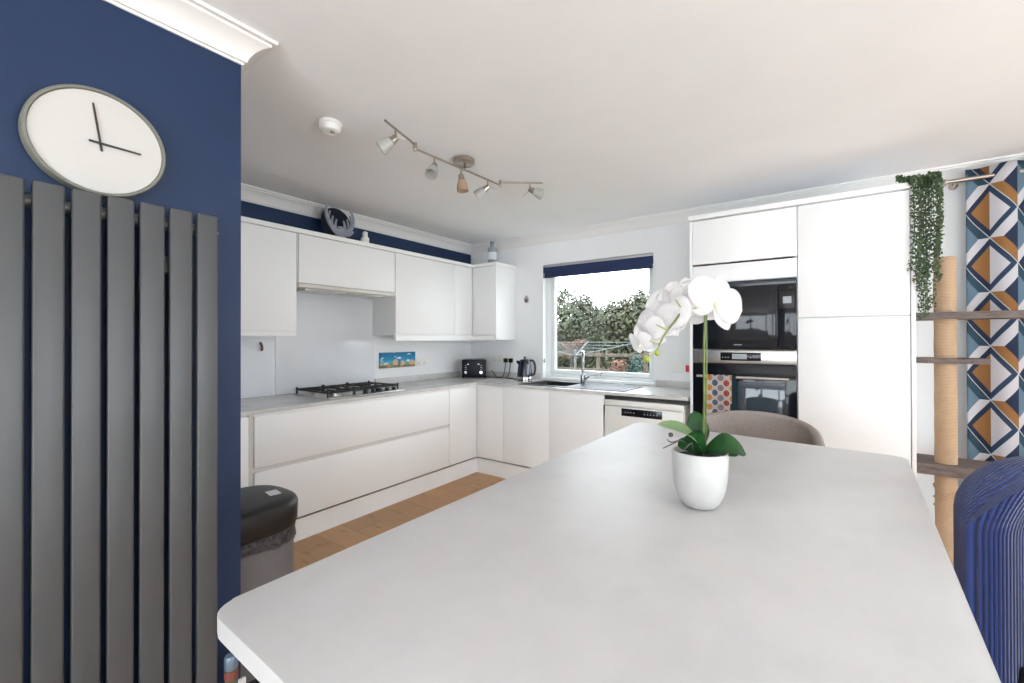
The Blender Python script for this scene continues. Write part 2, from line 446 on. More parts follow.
# ------------------------------------------------------------------ radiator and clock
r = thing('radiator', 'tall grey vertical flat panel radiator on the navy wall', 'radiator', (-1.68, .34, .15))
edges = [.614-.0715*k for k in range(9)]
for y1 in edges: ob('panel', bx(-1.674, -1.65, y1-.0585, y1, .15, 1.748, bev=.006, seg=3), RAD, r)
for z in (1.70, .2):
    ob('header_rail', tube(new(), [(-1.692, edges[-1]-.05, z), (-1.692, edges[0]-.004, z)], .018, 14), RAD, r)
b = tube(new(), [(-1.692, edges[0]-.004, 1.70), (-1.692, edges[0]+.008, 1.70)], .0085, 12); box(b, -1.697, -1.687, edges[0]+.008, edges[0]+.013, 1.695, 1.705, .001)
ob('bleed_valve', b, WHITEPL, r)
for y in (.12, .5): ob('wall_bracket', bx(-1.7358, -1.69, y-.02, y+.02, 1.55, 1.6, bev=.003), RAD, r)

c = thing('wall_clock', 'round pale-faced wall clock with grey rim above the radiator', 'clock', (XN, .3345, 1.753))
cc = (XN+.001, .3345, 1.906); R = .153
b = lathe(new(), [(R-.006, 0), (R, .004), (R, .036), (R-.003, .041), (R-.009, .041), (R-.011, .034), (0, .033)], cc, (1, 0, 0), 64)
ob('case', b, CLOCKRIM, c)
ob('face', lathe(new(), [(R-.0115, .0335), (R-.0115, .0355), (0, .0355)], cc, (1, 0, 0), 64), CLOCKFACE, c)
def hand(ang, L, tail, w, x):
    d = Vector((0, math.sin(ang), math.cos(ang))); n = Vector((0, math.cos(ang), -math.sin(ang))); p = Vector((x, .3345, 1.903))
    bm = new(); vs = []
    for xx in (0, .0015):
        for a, s in ((-tail, -1), (-tail, 1), (L, .8), (L, -.8)): vs.append(bm.verts.new(p+d*a+n*s*w+Vector((xx, 0, 0))))
    bm.faces.new(vs[:4][::-1]); bm.faces.new(vs[4:])
    for i in range(4): bm.faces.new((vs[i], vs[(i+1) % 4], vs[4+(i+1) % 4], vs[4+i]))
    return bm
ob('minute_hand', hand(math.radians(-8), .112, .022, .0028, XN+.039), CLOCKHAND, c)
ob('hour_hand', hand(math.radians(91), .09, .025, .0032, XN+.0415), CLOCKHAND, c)

# ------------------------------------------------------------------ kitchen: base run on the left wall
XF, YF2 = -2.8151, 3.298           # cabinet fronts
PL, PLy = -2.8589, 3.349         # plinth
GAPZ, PLZ = .164, .152
def unit(name, label, box6, cat='cabinet', group=None, matr=CAB):
    if group is None and cat == 'cabinet': group = 'white wall cabinets' if box6[4] > 1 else 'white base cabinets'
    x0, x1, y0, y1, z0, z1 = box6
    t = thing(name, label, cat, ((x0+x1)/2, (y0+y1)/2, z0), group=group)
    if group == 'white base cabinets': z0 += .012
    ob('carcass', bx(x0, x1, y0, y1, z0, z1, bev=.001), matr, t); return t
G = .004
t = unit('drawer_cabinet', 'white handleless two-drawer base unit below the gas hob', (XL+.005, XF-.022, 1.215, 2.915, PLZ, .88))
ob('drawer', bx(XF-.02, XF, 1.24, 2.912, .556, .868, bev=.003), CAB, t)
ob('drawer', bx(XF-.02, XF, 1.24, 2.912, PLZ+.02, .528, bev=.003), CAB, t)
ob('handle_rail', bx(XF-.021, XF-.016, 1.24, 2.912, .529, .555), CABIN, t)
ob('handle_rail', bx(XF-.021, XF-.012, 1.24, 2.914, .80, .885), CAB, t)
ob('side_panel', bx(XF-.022, XF-.012, 1.212, 1.239, PLZ, .882), CABIN, t)
t = unit('end_cabinet', 'white base cabinet end beside the bin, left of the drawers', (XL+.005, XF-.02, YN+.01, 1.205, PLZ, .88))
ob('door', bx(XF-.018, XF+.002, YN+.012, 1.206, PLZ+.02, .876, bev=.003), CAB, t)
t = thing('corner_cabinet', 'white L-shaped corner base cabinet under the toaster', 'cabinet', (-3.1, 3.5, PLZ), 0, 'white base cabinets')
b = new(); prism(b, [(XL+.005, 2.92), (XF-.022, 2.92), (XF-.022, YF2+.022), (-2.49, YF2+.022), (-2.49, YW-.005), (XL+.005, YW-.005)], PLZ+.012, .88)
ob('carcass', b, CAB, t, smooth=False)
b = new(); box(b, XF-.021, XF-.012, 2.918, YF2+.02, .80, .885); box(b, XF-.012, -2.489, YF2+.012, YF2+.021, .80, .885); ob('handle_rail', b, CAB, t)
ob('door', bx(XF-.02, XF, 2.918, YF2-.001, PLZ+.02, .868, bev=.003), CAB, t)
ob('door', bx(XF+.001, -2.489, YF2, YF2+.02, PLZ+.02, .868, bev=.003), CAB, t)
t = unit('sink_cabinet', 'white double-door base cabinet beneath the sink', (-2.486, -1.468, YF2+.022, YW-.005, PLZ, .70))
ob('door', bx(-2.485, -1.982, YF2, YF2+.02, PLZ+.02, .868, bev=.003), CAB, t)
ob('door', bx(-1.9815, -1.469, YF2, YF2+.02, PLZ+.02, .868, bev=.003), CAB, t)
ob('handle_rail', bx(-2.486, -1.462, YF2+.012, YF2+.021, .80, .885), CAB, t)
# dishwasher
t = unit('dishwasher', 'white dishwasher with black control panel beside the oven tower', (-1.455, -.835, YF2+.03, YW-.01, .1, .835), 'dishwasher', matr=WHITEPL)
ob('lid', bx(-1.455, -.835, YF2+.004, YF2+.03, .805, .848, bev=.003), WHITEPL, t)
ob('door', bx(-1.453, -.837, YF2+.002, YF2+.028, .19, .797, bev=.005), WHITEPL, t)
b = bx(-1.31, -.99, YF2-.001, YF2+.003, .728, .787, bev=.001); old = set(b.faces)
for k in range(4): box(b, -1.28+.022*k, -1.27+.022*k, YF2-.002, YF2, .755, .761)
for k in range(5): box(b, -1.13+.024*k, -1.118+.024*k, YF2-.002, YF2, .752, .757)
for k in range(4): box(b, -1.125+.024*k, -1.12+.024*k, YF2-.002, YF2, .768, .771)
for f in b.faces: f.material_index = int(f not in old)
ob('control_panel', b, [BLACKGL, GREYLCD], t)
for x in (-1.42, -.87):
    for y in (YF2+.1, YW-.08): ob('foot', lathe(new(), [(.02, 0), (.02, .012), (.01, .014), (.01, .1)], (x, y, .0003), seg=12), BLACKPL, t)
ob('base_panel', bx(-1.452, -.838, YF2+.05, YF2+.07, .1, .185), WHITEPL, t)
# plinth
b = new(); prism(b, [(PL, YN+.01), (PL, PLy), (-1.46, PLy), (-1.46, PLy+.016), (PL-.016, PLy+.016), (PL-.016, YN+.01)], 0, PLZ-.009)
tag(ob('plinth', b, CAB, smooth=False), 'white kickboard running beneath the base cabinets above the oak floor', 'plinth')

# worktop with an opening for the sink bowl
SX0, SX1, SY0, SY1 = -2.36, -1.31, 3.36, 3.81
BX0, BX1, BY0, BY1 = -2.31, -1.875, 3.42, 3.77
b = new(); z0, z1 = .886, .91
XE, YE = XF+.012, YF2-.012
box(b, XL+.002, XE, YN+.002, YW-.001, z0, z1)
box(b, XE, BX0, YE, YW-.001, z0, z1); box(b, BX1, -.80, YE, YW-.001, z0, z1)
box(b, BX0, BX1, YE, BY0, z0, z1); box(b, BX0, BX1, BY1, YW-.001, z0, z1)
wt = thing('worktop', 'pale grey marbled L-shaped worktop along both kitchen walls', 'worktop', (-2.5, 3.6, .886))
ob('slab', b, WORKM, wt, smooth=False)
for q in ((XL+.002, XL+.016, 2.56, YW-.002), (XL+.017, WX0-.02, YW-.016, YW-.001), (WX1+.02, -.80, YW-.016, YW-.001)): ob('upstand', bx(*q, .9105, .968, bev=.002), WORKM, wt)
tag(ob('splashback', bx(XL+.001, XL+.008, 1.66, 2.555, .911, 1.72, bev=.001), SPLASH), 'glossy white glass splashback panel behind the gas hob', 'splashback')
t = thing('wall_board', 'white rectangular board with brown loop leaning left of the hob', 'board', (XL+.012, 1.2, .912))
ob('board', bx(XL+.001, XL+.016, YN+.05, 1.636, .9115, 1.33, bev=.003), SPLASH, t)
b = tube(new(), smoothpts([(XL+.018, 1.545, 1.315), (XL+.03, 1.548, 1.30), (XL+.032, 1.552, 1.275), (XL+.018, 1.556, 1.258)], 5), .008, 8)
ob('loop', b, BROWN, t)

# gas hob
HX0, HX1, HY0, HY1 = -3.37, -2.875, 1.76, 2.45
t = thing('gas_hob', 'stainless gas hob with black cast-iron pan supports', 'hob', ((HX0+HX1)/2, (HY0+HY1)/2, .91))
ob('base_plate', bx(HX0, HX1, HY0, HY1, .9102, .918, bev=.003), STEEL, t)
burn = [(-3.25, 1.88, .035), (-3.0, 1.88, .042), (-3.15, 2.105, .058), (-3.25, 2.33, .04), (-3.02, 2.2, .03)]
for x, y, rr in burn:
    q = ob('burner', lathe(new(), [(rr*1.25, 0), (rr*1.25, .008), (rr, .012), (rr, .02)], (x, y, .918), seg=24), STEEL, t)
    ob('burner_cap', lathe(new(), [(rr*.92, .0), (rr*.92, .006), (rr*.6, .009), (0, .009)], (x, y, .938), seg=24), IRON, q)
for (y0, y1) in ((1.775, 1.985), (1.995, 2.205), (2.215, 2.425)):
    b = new(); x0, x1 = (HX0+.035, HX1-.07) if y0 > 2 else (HX0+.035, HX1-.04); zt = .952; rr = .0072
    for pts in ([(x0, y0, zt), (x1, y0, zt)], [(x0, y1, zt), (x1, y1, zt)], [(x0, y0, zt), (x0, y1, zt)], [(x1, y0, zt), (x1, y1, zt)]): tube(b, pts, rr, 8)
    ym = (y0+y1)/2; xm = (x0+x1)/2
    tube(b, [(x0, ym, zt), (xm-.03, ym, zt)], rr, 8); tube(b, [(xm+.03, ym, zt), (x1, ym, zt)], rr, 8)
    for xq in (x0+(x1-x0)*.27, x0+(x1-x0)*.73):
        tube(b, [(xq, y0, zt), (xq, ym-.03, zt)], rr, 8); tube(b, [(xq, ym+.03, zt), (xq, y1, zt)], rr, 8)
    for x in (x0, x1):
        for y in (y0, y1): tube(b, [(x, y, .9185), (x, y, zt)], [.008, .006], 8); lathe(b, [(.009, 0), (.009, .01), (.004, .018), (0, .018)], (x, y, zt), seg=8)
    ob('pan_support', b, IRON, t)
for k in range(5):
    ob('knob', lathe(new(), [(.021, 0), (.021, .004), (.017, .006), (.015, .026), (.012, .028), (0, .028)], (-2.915, 2.09+.068*k, .918), seg=18), BLACKPL, t)

# wall cabinets
XU, YU, XS = -3.1014, 3.5645, -2.7769
UZ0, UZ1 = 1.392, 2.108
t = unit('wall_cabinet', 'tall white wall cabinet at the left end, beside the navy wall', (XL+.004, XU-.02, YN+.01, 1.655, UZ0-.014, UZ1))
ob('door', bx(XU-.018, XU, YN+.012, 1.648, UZ0+.004, UZ1-.003, bev=.003), CAB, t)
ob('bottom_panel', bx(XU-.03, XU-.004, YN+.012, 1.65, 1.362, UZ0-.014, bev=.001), CAB, t)
t = unit('bridging_cabinet', 'short wide white wall cabinet above the cooker hood', (XL+.004, XU-.02, 1.662, 2.528, 1.752, UZ1))
ob('door', bx(XU-.018, XU, 1.665, 2.526, 1.75, UZ1-.003, bev=.003), CAB, t)
t = thing('cooker_hood', 'slim white built-in cooker hood over the gas hob', 'cooker hood', (-3.27, 2.095, 1.715))
ob('casing', bx(XL+.004, XU+.006, 1.664, 2.526, 1.718, 1.746, bev=.002), CABIN, t)
for y in (1.74, 2.11): ob('filter', bx(XL+.06, XU-.05, y, y+.34, 1.708, 1.7185, bev=.002), STEEL, t)
t = thing('wall_cabinet', 'white wall cabinet pair right of the hood, above the painting', 'cabinet', (-3.27, 2.9, 1.37), 0, 'white wall cabinets')
b = bx(XL+.004, XU-.02, 2.532, YW-.004, 1.374, UZ1, bev=.001)
ob('carcass', b, CAB, t)
ob('door', bx(XU-.018, XU, 2.534, 3.29, 1.386, UZ1-.003, bev=.003), CAB, t)
ob('door', bx(XU-.018, XU, 3.294, YU-.001, 1.386, UZ1-.003, bev=.003), CAB, t)
t = thing('wall_cabinet', 'narrow white wall cabinet in the corner with visible side panel', 'cabinet', (-2.94, 3.74, 1.37), 0, 'white wall cabinets')
ob('carcass', bx(XU-.018, XS-.02, YU+.02, YW-.004, 1.374, UZ1, bev=.001), CAB, t)
ob('door', bx(XU+.002, XS-.019, YU, YU+.019, 1.386, UZ1-.003, bev=.003), CAB, t)
ob('side_panel', bx(XS-.018, XS, YU+.001, YW-.004, 1.33, UZ1, bev=.002), CAB, t)
# cornice and pelmet
def lrun(path, o0, o1, z0, z1):
    n = len(path); bm = new(); rings = []
    for i, p in enumerate(path):
        p = Vector(p); ns = []
        for a, c2 in ((i-1, i), (i, i+1)):
            if a < 0 or c2 >= n: continue
            d = (Vector(path[c2])-Vector(path[a])).normalized(); ns.append(Vector((d.y, -d.x)))
        m = ns[0] if len(ns) == 1 else (ns[0]+ns[1])/(1+ns[0].dot(ns[1]))
        rings.append([bm.verts.new((p.x+m.x*o, p.y+m.y*o, z)) for o, z in ((o0, z0), (o1, z0), (o1, z1), (o0, z1))])
    for i in range(n-1):
        for j in range(4): bm.faces.new((rings[i][j], rings[i][(j+1) % 4], rings[i+1][(j+1) % 4], rings[i+1][j]))
    bm.faces.new(rings[0]); bm.faces.new(rings[-1][::-1]); return bm
tag(ob('cornice', lrun([(XU, YN+.01), (XU, YU), (XS, YU), (XS, YW-.004)], -.09, .012, 2.1085, 2.141), CAB, angle=20), 'white cornice strip along the top of the wall cabinets', 'cornice')
tag(ob('pelmet', lrun([(XU, 2.534), (XU, YU), (XS-.02, YU)], -.022, .004, 1.325, 1.373), CAB, angle=20), 'white pelmet strip along the bottom of the corner wall cabinets', 'pelmet')

# things on top of the wall cabinets
t = thing('antler_ornament', 'grey antler ornament on top of the wall cabinets', 'ornament', (-3.2, 2.05, 2.141))
b = lathe(new(), [(.05, 0), (.055, .01), (.045, .03), (.03, .06), (.034, .09), (.02, .11), (0, .112)], (-3.2, 2.055, 2.1415), seg=18)
ob('base', b, ANTLER, t)
def antler(s):
    B = Vector((-3.2, 2.055, 2.2)); bm = new()
    def P(dy, dz, dx=0): return B+Vector((dx, s*dy, dz))
    main = smoothpts([P(0, .0), P(.06, .02, .01), P(.105, .075, .01), P(.12, .14, 0), P(.108, .205, -.01)], 6)
    tube(bm, main, [.024-.014*i/(len(main)-1) for i in range(len(main))], 9)
    for a, c in (((.045, .015), (.03, .105)), ((.075, .035), (.062, .125)), ((.105, .075), (.088, .16))):
        p = smoothpts([P(*a), P((a[0]+c[0])/2+.004, (a[1]+c[1])/2), P(*c)], 5); tube(bm, p, [.0145-.008*i/(len(p)-1) for i in range(len(p))], 8)
    p = smoothpts([P(.0, -.01, .02), P(.06, -.01, .03), P(.1, .025, .03)], 5); tube(bm, p, [.018-.01*i/(len(p)-1) for i in range(len(p))], 8)
    return bm
ob('antler', antler(1), ANTLER, t); ob('antler', antler(-1), ANTLER, t)
b = lathe(new(), [(.0, 0), (.11, .002), (.135, .01), (.137, .014), (.11, .008), (0, .006)], (-3.31, 2.085, 2.29), (1, 0, .1), 40)
tag(ob('round_plate', b, NAVYPLATE), 'dark navy round plate standing behind the grey antler ornament', 'plate')
t = thing('white_jar', 'small white jar-like ornament on the wall cabinets beside the antlers', 'jar', (-3.18, 2.275, 2.141))
ob('body', lathe(new(), [(.028, 0), (.034, .004), (.034, .055), (.026, .064)], (-3.18, 2.275, 2.1412), seg=20), WHITEPL, t)
ob('lid', lathe(new(), [(.022, 0), (.022, .04), (.016, .046), (0, .046)], (-3.18, 2.275, 2.205), seg=20), WHITEPL, t)
t = thing('glass_bottle', 'clear glass bottle with pale label on the corner wall cabinet', 'bottle', (-2.915, 3.68, 2.141))
ob('body', lathe(new(), [(.046, 0), (.051, .005), (.052, .15), (.047, .172), (.026, .192), (.022, .2), (.022, .225)], (-2.915, 3.68, 2.1412), seg=28), mat('bottle_glass', C(196, 206, 216), .08, trans=.6), t)
ob('label', lathe(new(), [(.0526, 0), (.0528, .001), (.0528, .08), (.0526, .081)], (-2.915, 3.68, 2.19), seg=28), LABELM, t)
ob('cap', lathe(new(), [(.023, 0), (.0245, .002), (.0245, .022), (.02, .025), (0, .025)], (-2.915, 3.68, 2.3663), seg=20), mat('grey_cap', C(120, 124, 134), .4), t)

# small painting and wall sockets
t = thing('canvas_painting', 'small wide seascape canvas with blue sky on the left wall', 'painting', (XL, 2.825, 1.062))
b = bx(XL+.0002, XL+.022, 2.61, 3.04, 1.062, 1.211, bev=.002); xx = XL+.0222
def patch(pts, mi):
    v = [b.verts.new((xx, y, z)) for y, z in pts]; w = [b.verts.new((xx+.0006, y, z)) for y, z in pts]
    n = len(v); fs = [b.faces.new(w), b.faces.new(v[::-1])]+[b.faces.new((v[i], v[(i+1) % n], w[(i+1) % n], w[i])) for i in range(n)]
    for f in fs: f.material_index = mi+1
patch([(2.76, 1.086), (2.815, 1.086), (2.815, 1.13), (2.79, 1.145), (2.76, 1.13)], 0); patch([(2.82, 1.086), (2.85, 1.086), (2.85, 1.125), (2.835, 1.14), (2.82, 1.125)], 1)
patch([(2.855, 1.084), (2.895, 1.084), (2.895, 1.12), (2.875, 1.132), (2.855, 1.12)], 0); patch([(2.965, 1.084), (3.03, 1.084), (3.03, 1.118), (2.99, 1.135), (2.965, 1.118)], 0)
patch([(2.92, 1.12), (2.96, 1.118), (2.965, 1.13), (2.94, 1.138)], 2); patch([(2.79, 1.146), (2.86, 1.147), (2.85, 1.162), (2.83, 1.165)], 2); patch([(2.92, 1.185), (2.985, 1.186), (2.96, 1.198)], 2)
patch([(2.65, 1.10), (2.70, 1.102), (2.69, 1.112), (2.66, 1.11)], 2); patch([(2.70, 1.084), (2.755, 1.084), (2.75, 1.118), (2.72, 1.11)], 3); patch([(2.90, 1.083), (2.96, 1.083), (2.95, 1.105), (2.92, 1.108)], 3)
ob('canvas', b, [CANVAS, HUTA, HUTB, HUTC, HUTD], t, smooth=False)
def socket(label, y=None, x=None, z=1.1, rock=None, w=.146, h=.086):
    """a plate on the left wall (y given) or the back wall (x given)"""
    if y is not None:
        t = thing('wall_socket', label, 'socket', (XL, y, z-h/2), PI/2, 'white wall sockets')
    else: t = thing('wall_socket', label, 'socket', (x, YW, z-h/2), 0, 'white wall sockets')
    b = bx(-w/2, w/2, -.009, -.0005, 0, h, bev=.003); old = set(b.faces)
    for s in (-.035, .035):
        ob('switch_rocker', bx(s*.45-.007, s*.45+.007, -.0125, -.009, h*.62, h*.86, bev=.001), rock or WHITEPL, t, local=True)
    if rock is None:
        for s in (-.038, .038):
            for dx, dz, ww in ((0, .5, .004), (-.011, .28, .0065), (.011, .28, .0065)): box(b, s+dx-ww/2, s+dx+ww/2, -.0095, -.0088, h*dz-.004, h*dz+.005)
        for f in b.faces: f.material_index = int(f not in old)
    ob('plate', b, [WHITEPL, BLACKPL], t, local=True)
    return t
socket('white double socket on the left wall beside the canvas painting', y=3.14, z=1.105)
socket('white double socket between the toaster and the black plugs', x=-3.03, z=1.115)
socket('white double socket behind the two black plugs', x=-2.87, z=1.108)
t = thing('cooker_switch', 'white cooker switch plate with red rocker beside the oven tower', 'switch', (-1.0, YW, 1.04))
ob('plate', bx(-1.09, -.93, YW-.009, YW-.0005, 1.04, 1.126, bev=.003), WHITEPL, t)
ob('rocker', bx(-.968, -.94, YW-.014, YW-.009, 1.052, 1.108, bev=.002), REDPL, t)
t = thing('wall_ornament', 'tiny grey hanging ornament on the white wall left of the window', 'ornament', (-2.627, YW, 1.73))
b = tube(new(), [(-2.627, YW-.001, 1.805), (-2.627, YW-.016, 1.806)], .004, 8); ob('hook', b, NICKEL, t)
b = tube(new(), smoothpts([(-2.627, YW-.012, 1.803), (-2.642, YW-.012, 1.782), (-2.646, YW-.012, 1.75), (-2.627, YW-.012, 1.735), (-2.608, YW-.012, 1.75), (-2.612, YW-.012, 1.782), (-2.627, YW-.012, 1.803)], 4), .007, 8)
ob('pendant', b, ANTLER, t)
b = new(); box(b, -2.636, -2.618, YW-.02, YW-.006, 1.744, 1.775, .003); ob('charm', b, BROWN, t)

# roller blind
t = thing('roller_blind', 'navy roller blind rolled up at the window top', 'blind', (-1.84, 3.95, 1.98))
ob('cassette', bx(WX0+.012, WX1-.002, 3.925, 3.97, 2.086, 2.118, bev=.004), mat('aluminium', C(190, 188, 190), .4, .4), t)
b = lathe(new(), [(.03, 0), (.03, WX1-WX0-.03)], (WX0+.016, 3.948, 2.055), (1, 0, 0), 24); ob('fabric_roll', b, NAVYFAB, t)
ob('fabric', bx(WX0+.006, WX1-.006, 3.916, 3.9195, 1.99, 2.092, bev=.001), NAVYFAB, t)
ob('bottom_bar', bx(WX0+.006, WX1-.006, 3.912, 3.924, 1.979, 1.996, bev=.003), NAVYFAB, t)
for x0 in (WX0+.002, WX1-.0055): ob('end_cap', bx(x0, x0+.0035, 3.92, 3.975, 2.02, 2.1, bev=.001), BLACKPL, t)
b = tube(new(), [(WX0+.02, 3.91, 2.03), (WX0+.022, 3.91, 1.13)], .0016, 6); ob('chain', b, WHITEPL, t)
b = lathe(new(), [(0, 0), (.009, .004), (.01, .03), (.005, .045), (.002, .05)], (WX0+.022, 3.91, 1.085), seg=12); ob('chain_weight', b, mat('acrylic_grey', C(170, 170, 170), .3), t)

# sink and tap
t = thing('sink', 'stainless steel single-bowl sink with drainer under the window', 'sink', (-1.85, 3.6, .76))
b = new()
box(b, SX0, BX0+.006, SY0, SY1, .9102, .9145, .001); box(b, BX1-.006, SX1, SY0, SY1, .9102, .9145, .001)
box(b, BX0+.006, BX1-.006, SY0, BY0+.006, .9102, .9145, .001); box(b, BX0+.006, BX1-.006, BY1-.006, SY1, .9102, .9145, .001)
ob('rim', b, SINKST, t)
b = new(); zb = .75
o0 = rounded([(BX0+.002, BY0+.002), (BX1-.002, BY0+.002), (BX1-.002, BY1-.002), (BX0+.002, BY1-.002)], .05, 6); o1 = rounded([(BX0+.02, BY0+.02), (BX1-.02, BY0+.02), (BX1-.02, BY1-.02), (BX0+.02, BY1-.02)], .06, 6)
A = [b.verts.new((x, y, .9142)) for x, y in o0]; B = [b.verts.new((x, y, zb+.02)) for x, y in o1]; D = [b.verts.new((x*.96+(BX0+BX1)/2*.04, y*.96+(BY0+BY1)/2*.04, zb)) for x, y in o1]
n = len(A)
for i in range(n):
    for P, Q in ((A, B), (B, D)): b.faces.new((P[i], P[(i+1) % n], Q[(i+1) % n], Q[i]))
b.faces.new(D)
ob('bowl', b, SINKST, t)
b = new()
for k in range(9): box(b, -1.80+.05*k, -1.784+.05*k, 3.43, 3.70, .9145, .9172, .0012)
ob('drainer_ridges', b, SINKST, t)
ob('plug_hole', lathe(new(), [(.04, 0), (.042, .002), (.03, .003), (0, .002)], (-2.09, 3.6, zb), seg=20), CHROME, t)
TX, TY = -1.868, 3.742
t = thing('mixer_tap', 'chrome tall-neck kitchen mixer tap at the back of the sink', 'tap', (TX, TY, .9146))
ob('body', lathe(new(), [(.027, 0), (.027, .004), (.024, .007), (.024, .085), (.018, .092), (.012, .095)], (TX, TY, .9147), seg=20), TAPM, t)
dv = Vector((.45, -.9, 0)).normalized()
pts = [Vector((TX, TY, 1.0)), Vector((TX, TY, 1.17))]+[Vector((TX, TY, 1.17))+dv*(.075-.075*math.cos(a))+Vector((0, 0, .05*math.sin(a))) for a in [PI*k/10 for k in range(1, 11)]]
pts.append(pts[-1]+Vector((0, 0, -.04)))
ob('spout', tube(new(), pts, .0135, 14), TAPM, t)
b = tube(new(), [(TX+.015, TY, .965), (TX+.045, TY, .968)], .013, 12); tube(b, [(TX+.045, TY, .968), (TX+.075, TY-.02, .985)], .006, 8); ob('lever', b, CHROME, t)

# toaster and kettle
t = thing('toaster', 'black four-slot toaster with chrome sides in the worktop corner', 'toaster', (-3.20, 3.712, .91), rotz=math.radians(34))
def rbox(x0, x1, y0, y1, z0, z1, r): return bx(x0, x1, y0, y1, z0, z1, bev=r, seg=4)
ob('front_panel', rbox(-.128, .142, -.095, -.075, .012, .202, .008), mat('toaster_navy_black', C(20, 24, 36), .4, spec=.3), t, local=True)
ob('body', rbox(-.148, .142, -.078, .088, .012, .206, .02), CHROME, t, local=True)
b = new()
for x in (-.06, .06):
    for y in (-.035, .035): box(b, x-.052, x+.052, y-.013, y+.013, .2055, .2075)
ob('slot', b, BLACKSOFT, t, local=True)
for x in (-.085, .085):
    ob('dial', lathe(new(), [(.018, 0), (.018, .01), (.015, .014), (0, .014)], (x, -.095, .062), (0, -1, 0), 20), CHROME, t, local=True)
    ob('lever', rbox(x+.028*(-1 if x > 0 else 1)-.012, x+.028*(-1 if x > 0 else 1)+.012, -.118, -.094, .147, .158, .003), CHROME, t, local=True)
    b = new()
    for k in range(3): box(b, x-.011, x+.011, -.0965, -.0945, .092+.02*k, .1+.02*k, .001)
    ob('button', b, GREYLCD, t, local=True)
for x in (-.12, .12):
    for y in (-.07, .07): ob('foot', lathe(new(), [(.011, 0), (.013, .013)], (x, y, 0.0005), seg=10), BLACKSOFT, t, local=True)
b = tube(new(), smoothpts([(-3.06, 3.83, .985), (-3.0, 3.80, .97), (-2.955, 3.79, .925), (-2.92, 3.80, .9155), (-2.90, 3.85, .93), (-2.895, 3.88, 1.03), (-2.897, YW-.03, 1.085)], 6), .004, 8)
ob('cord', b, BLACKPL, t)
q = ob('plug', rbox(-2.92, -2.874, YW-.043, YW-.0135, 1.078, 1.124, .008), BLACKSOFT, t)
t = thing('kettle', 'navy-black kettle with chrome lower band beside the sink', 'kettle', (-2.452, 3.615, .91))
K = (-2.452, 3.615)
ob('power_base', lathe(new(), [(.078, 0), (.08, .004), (.078, .016), (.07, .019), (0, .019)], (*K, .9103), seg=32), CHROME, t)
ob('body', lathe(new(), [(.07, 0), (.076, .004), (.076, .03), (.0755, .031)], (*K, .9305), seg=32), CHROME, t)
ob('jug', lathe(new(), [(.0755, 0), (.0755, .01), (.072, .06), (.063, .13), (.055, .158), (.05, .16)], (*K, .9618), seg=32), mat('kettle_navy', C(26, 32, 50), .22), t)
b = lathe(new(), [(.05, 0), (.046, .008), (.02, .014), (.008, .015), (.007, .024), (.012, .027), (.012, .036), (.006, .04), (0, .04)], (*K, 1.122), seg=24); ob('lid', b, BLACKPL, t)
R_ = Vector((.819, .574, 0)); F_ = Vector((-.574, .819, 0)); kc = Vector((*K, 0))
h = [kc+R_*.045+Vector((0, 0, 1.118)), kc+R_*.078+Vector((0, 0, 1.122)), kc+R_*.1+Vector((0, 0, 1.09)), kc+R_*.104+Vector((0, 0, 1.03)), kc+R_*.094+Vector((0, 0, .985)), kc+R_*.07+Vector((0, 0, .975))]
ob('handle', tube(new(), smoothpts(h, 6), .0115, 10), BLACKPL, t)
b = new(); gl = kc-F_*.066+R_*.028; tube(b, [gl+Vector((0, 0, .985)), gl+F_*.013+Vector((0, 0, 1.085))], .011, 10); ob('water_gauge', b, GREYLCD, t)
sp = kc-R_*.05; b = tube(new(), [sp+Vector((0, 0, 1.09)), sp-R_*.03+Vector((0, 0, 1.118))], [.02, .012], 10); ob('spout', b, mat('kettle_spout', C(26, 32, 50), .22), t)
b = tube(new(), smoothpts([(-2.533, 3.63, .916), (-2.65, 3.72, .9155), (-2.76, 3.78, .9155), (-2.83, 3.82, .917), (-2.838, 3.87, .95), (-2.83, 3.885, 1.04), (-2.826, YW-.03, 1.085)], 6), .004, 8)
ob('cord', b, BLACKPL, t)
ob('plug', rbox(-2.849, -2.803, YW-.043, YW-.0135, 1.078, 1.124, .008), BLACKSOFT, t)

# ------------------------------------------------------------------ oven tower and larder
Yt = 3.3124; TX0, TX1, TX2 = -.789, -.129, .417
t = thing('oven_tower', 'tall white housing cabinet around the microwave and oven', 'cabinet', (-.46, 3.6, 0))
b = new(); box(b, TX0, TX0+.018, Yt, YW-.004, 0, 2.19); box(b, TX1-.016, TX1, Yt+.022, YW-.004, 0, 2.19)
for z in (.10, .63, 1.262, 1.735, 2.172): box(b, TX0+.018, TX1-.016, Yt+.022, YW-.004, z-.0, z+.016)
box(b, TX0+.018, TX1-.016, YW-.02, YW-.004, .1, 2.19)
ob('carcass', b, CAB, t, smooth=False)
ob('door', bx(TX0+.02, TX1-.002, Yt, Yt+.02, 1.872, 2.188, bev=.003), CAB, t)
ob('filler_panel', bx(TX0+.02, TX1-.002, Yt+.004, Yt+.02, 1.738, 1.86, bev=.002), CAB, t)
ob('drawer', bx(TX0+.02, TX1-.002, Yt, Yt+.02, .165, .615, bev=.003), CAB, t)
AX0, AX1 = -.768, -.133
t = thing('microwave', 'black glass built-in microwave above the oven', 'microwave', (-.45, 3.55, 1.279))
ob('casing', bx(AX0+.03, AX1-.03, Yt+.024, YW-.1, 1.2795, 1.732), BLACKPL, t)
ob('door', bx(AX0, AX1-.105, Yt-.004, Yt+.02, 1.264, 1.692, bev=.002), BLACKGL, t)
ob('top_trim', bx(AX0, AX1, Yt-.003, Yt+.02, 1.694, 1.733, bev=.002), mat('dark_trim', C(46, 50, 58), .2), t)
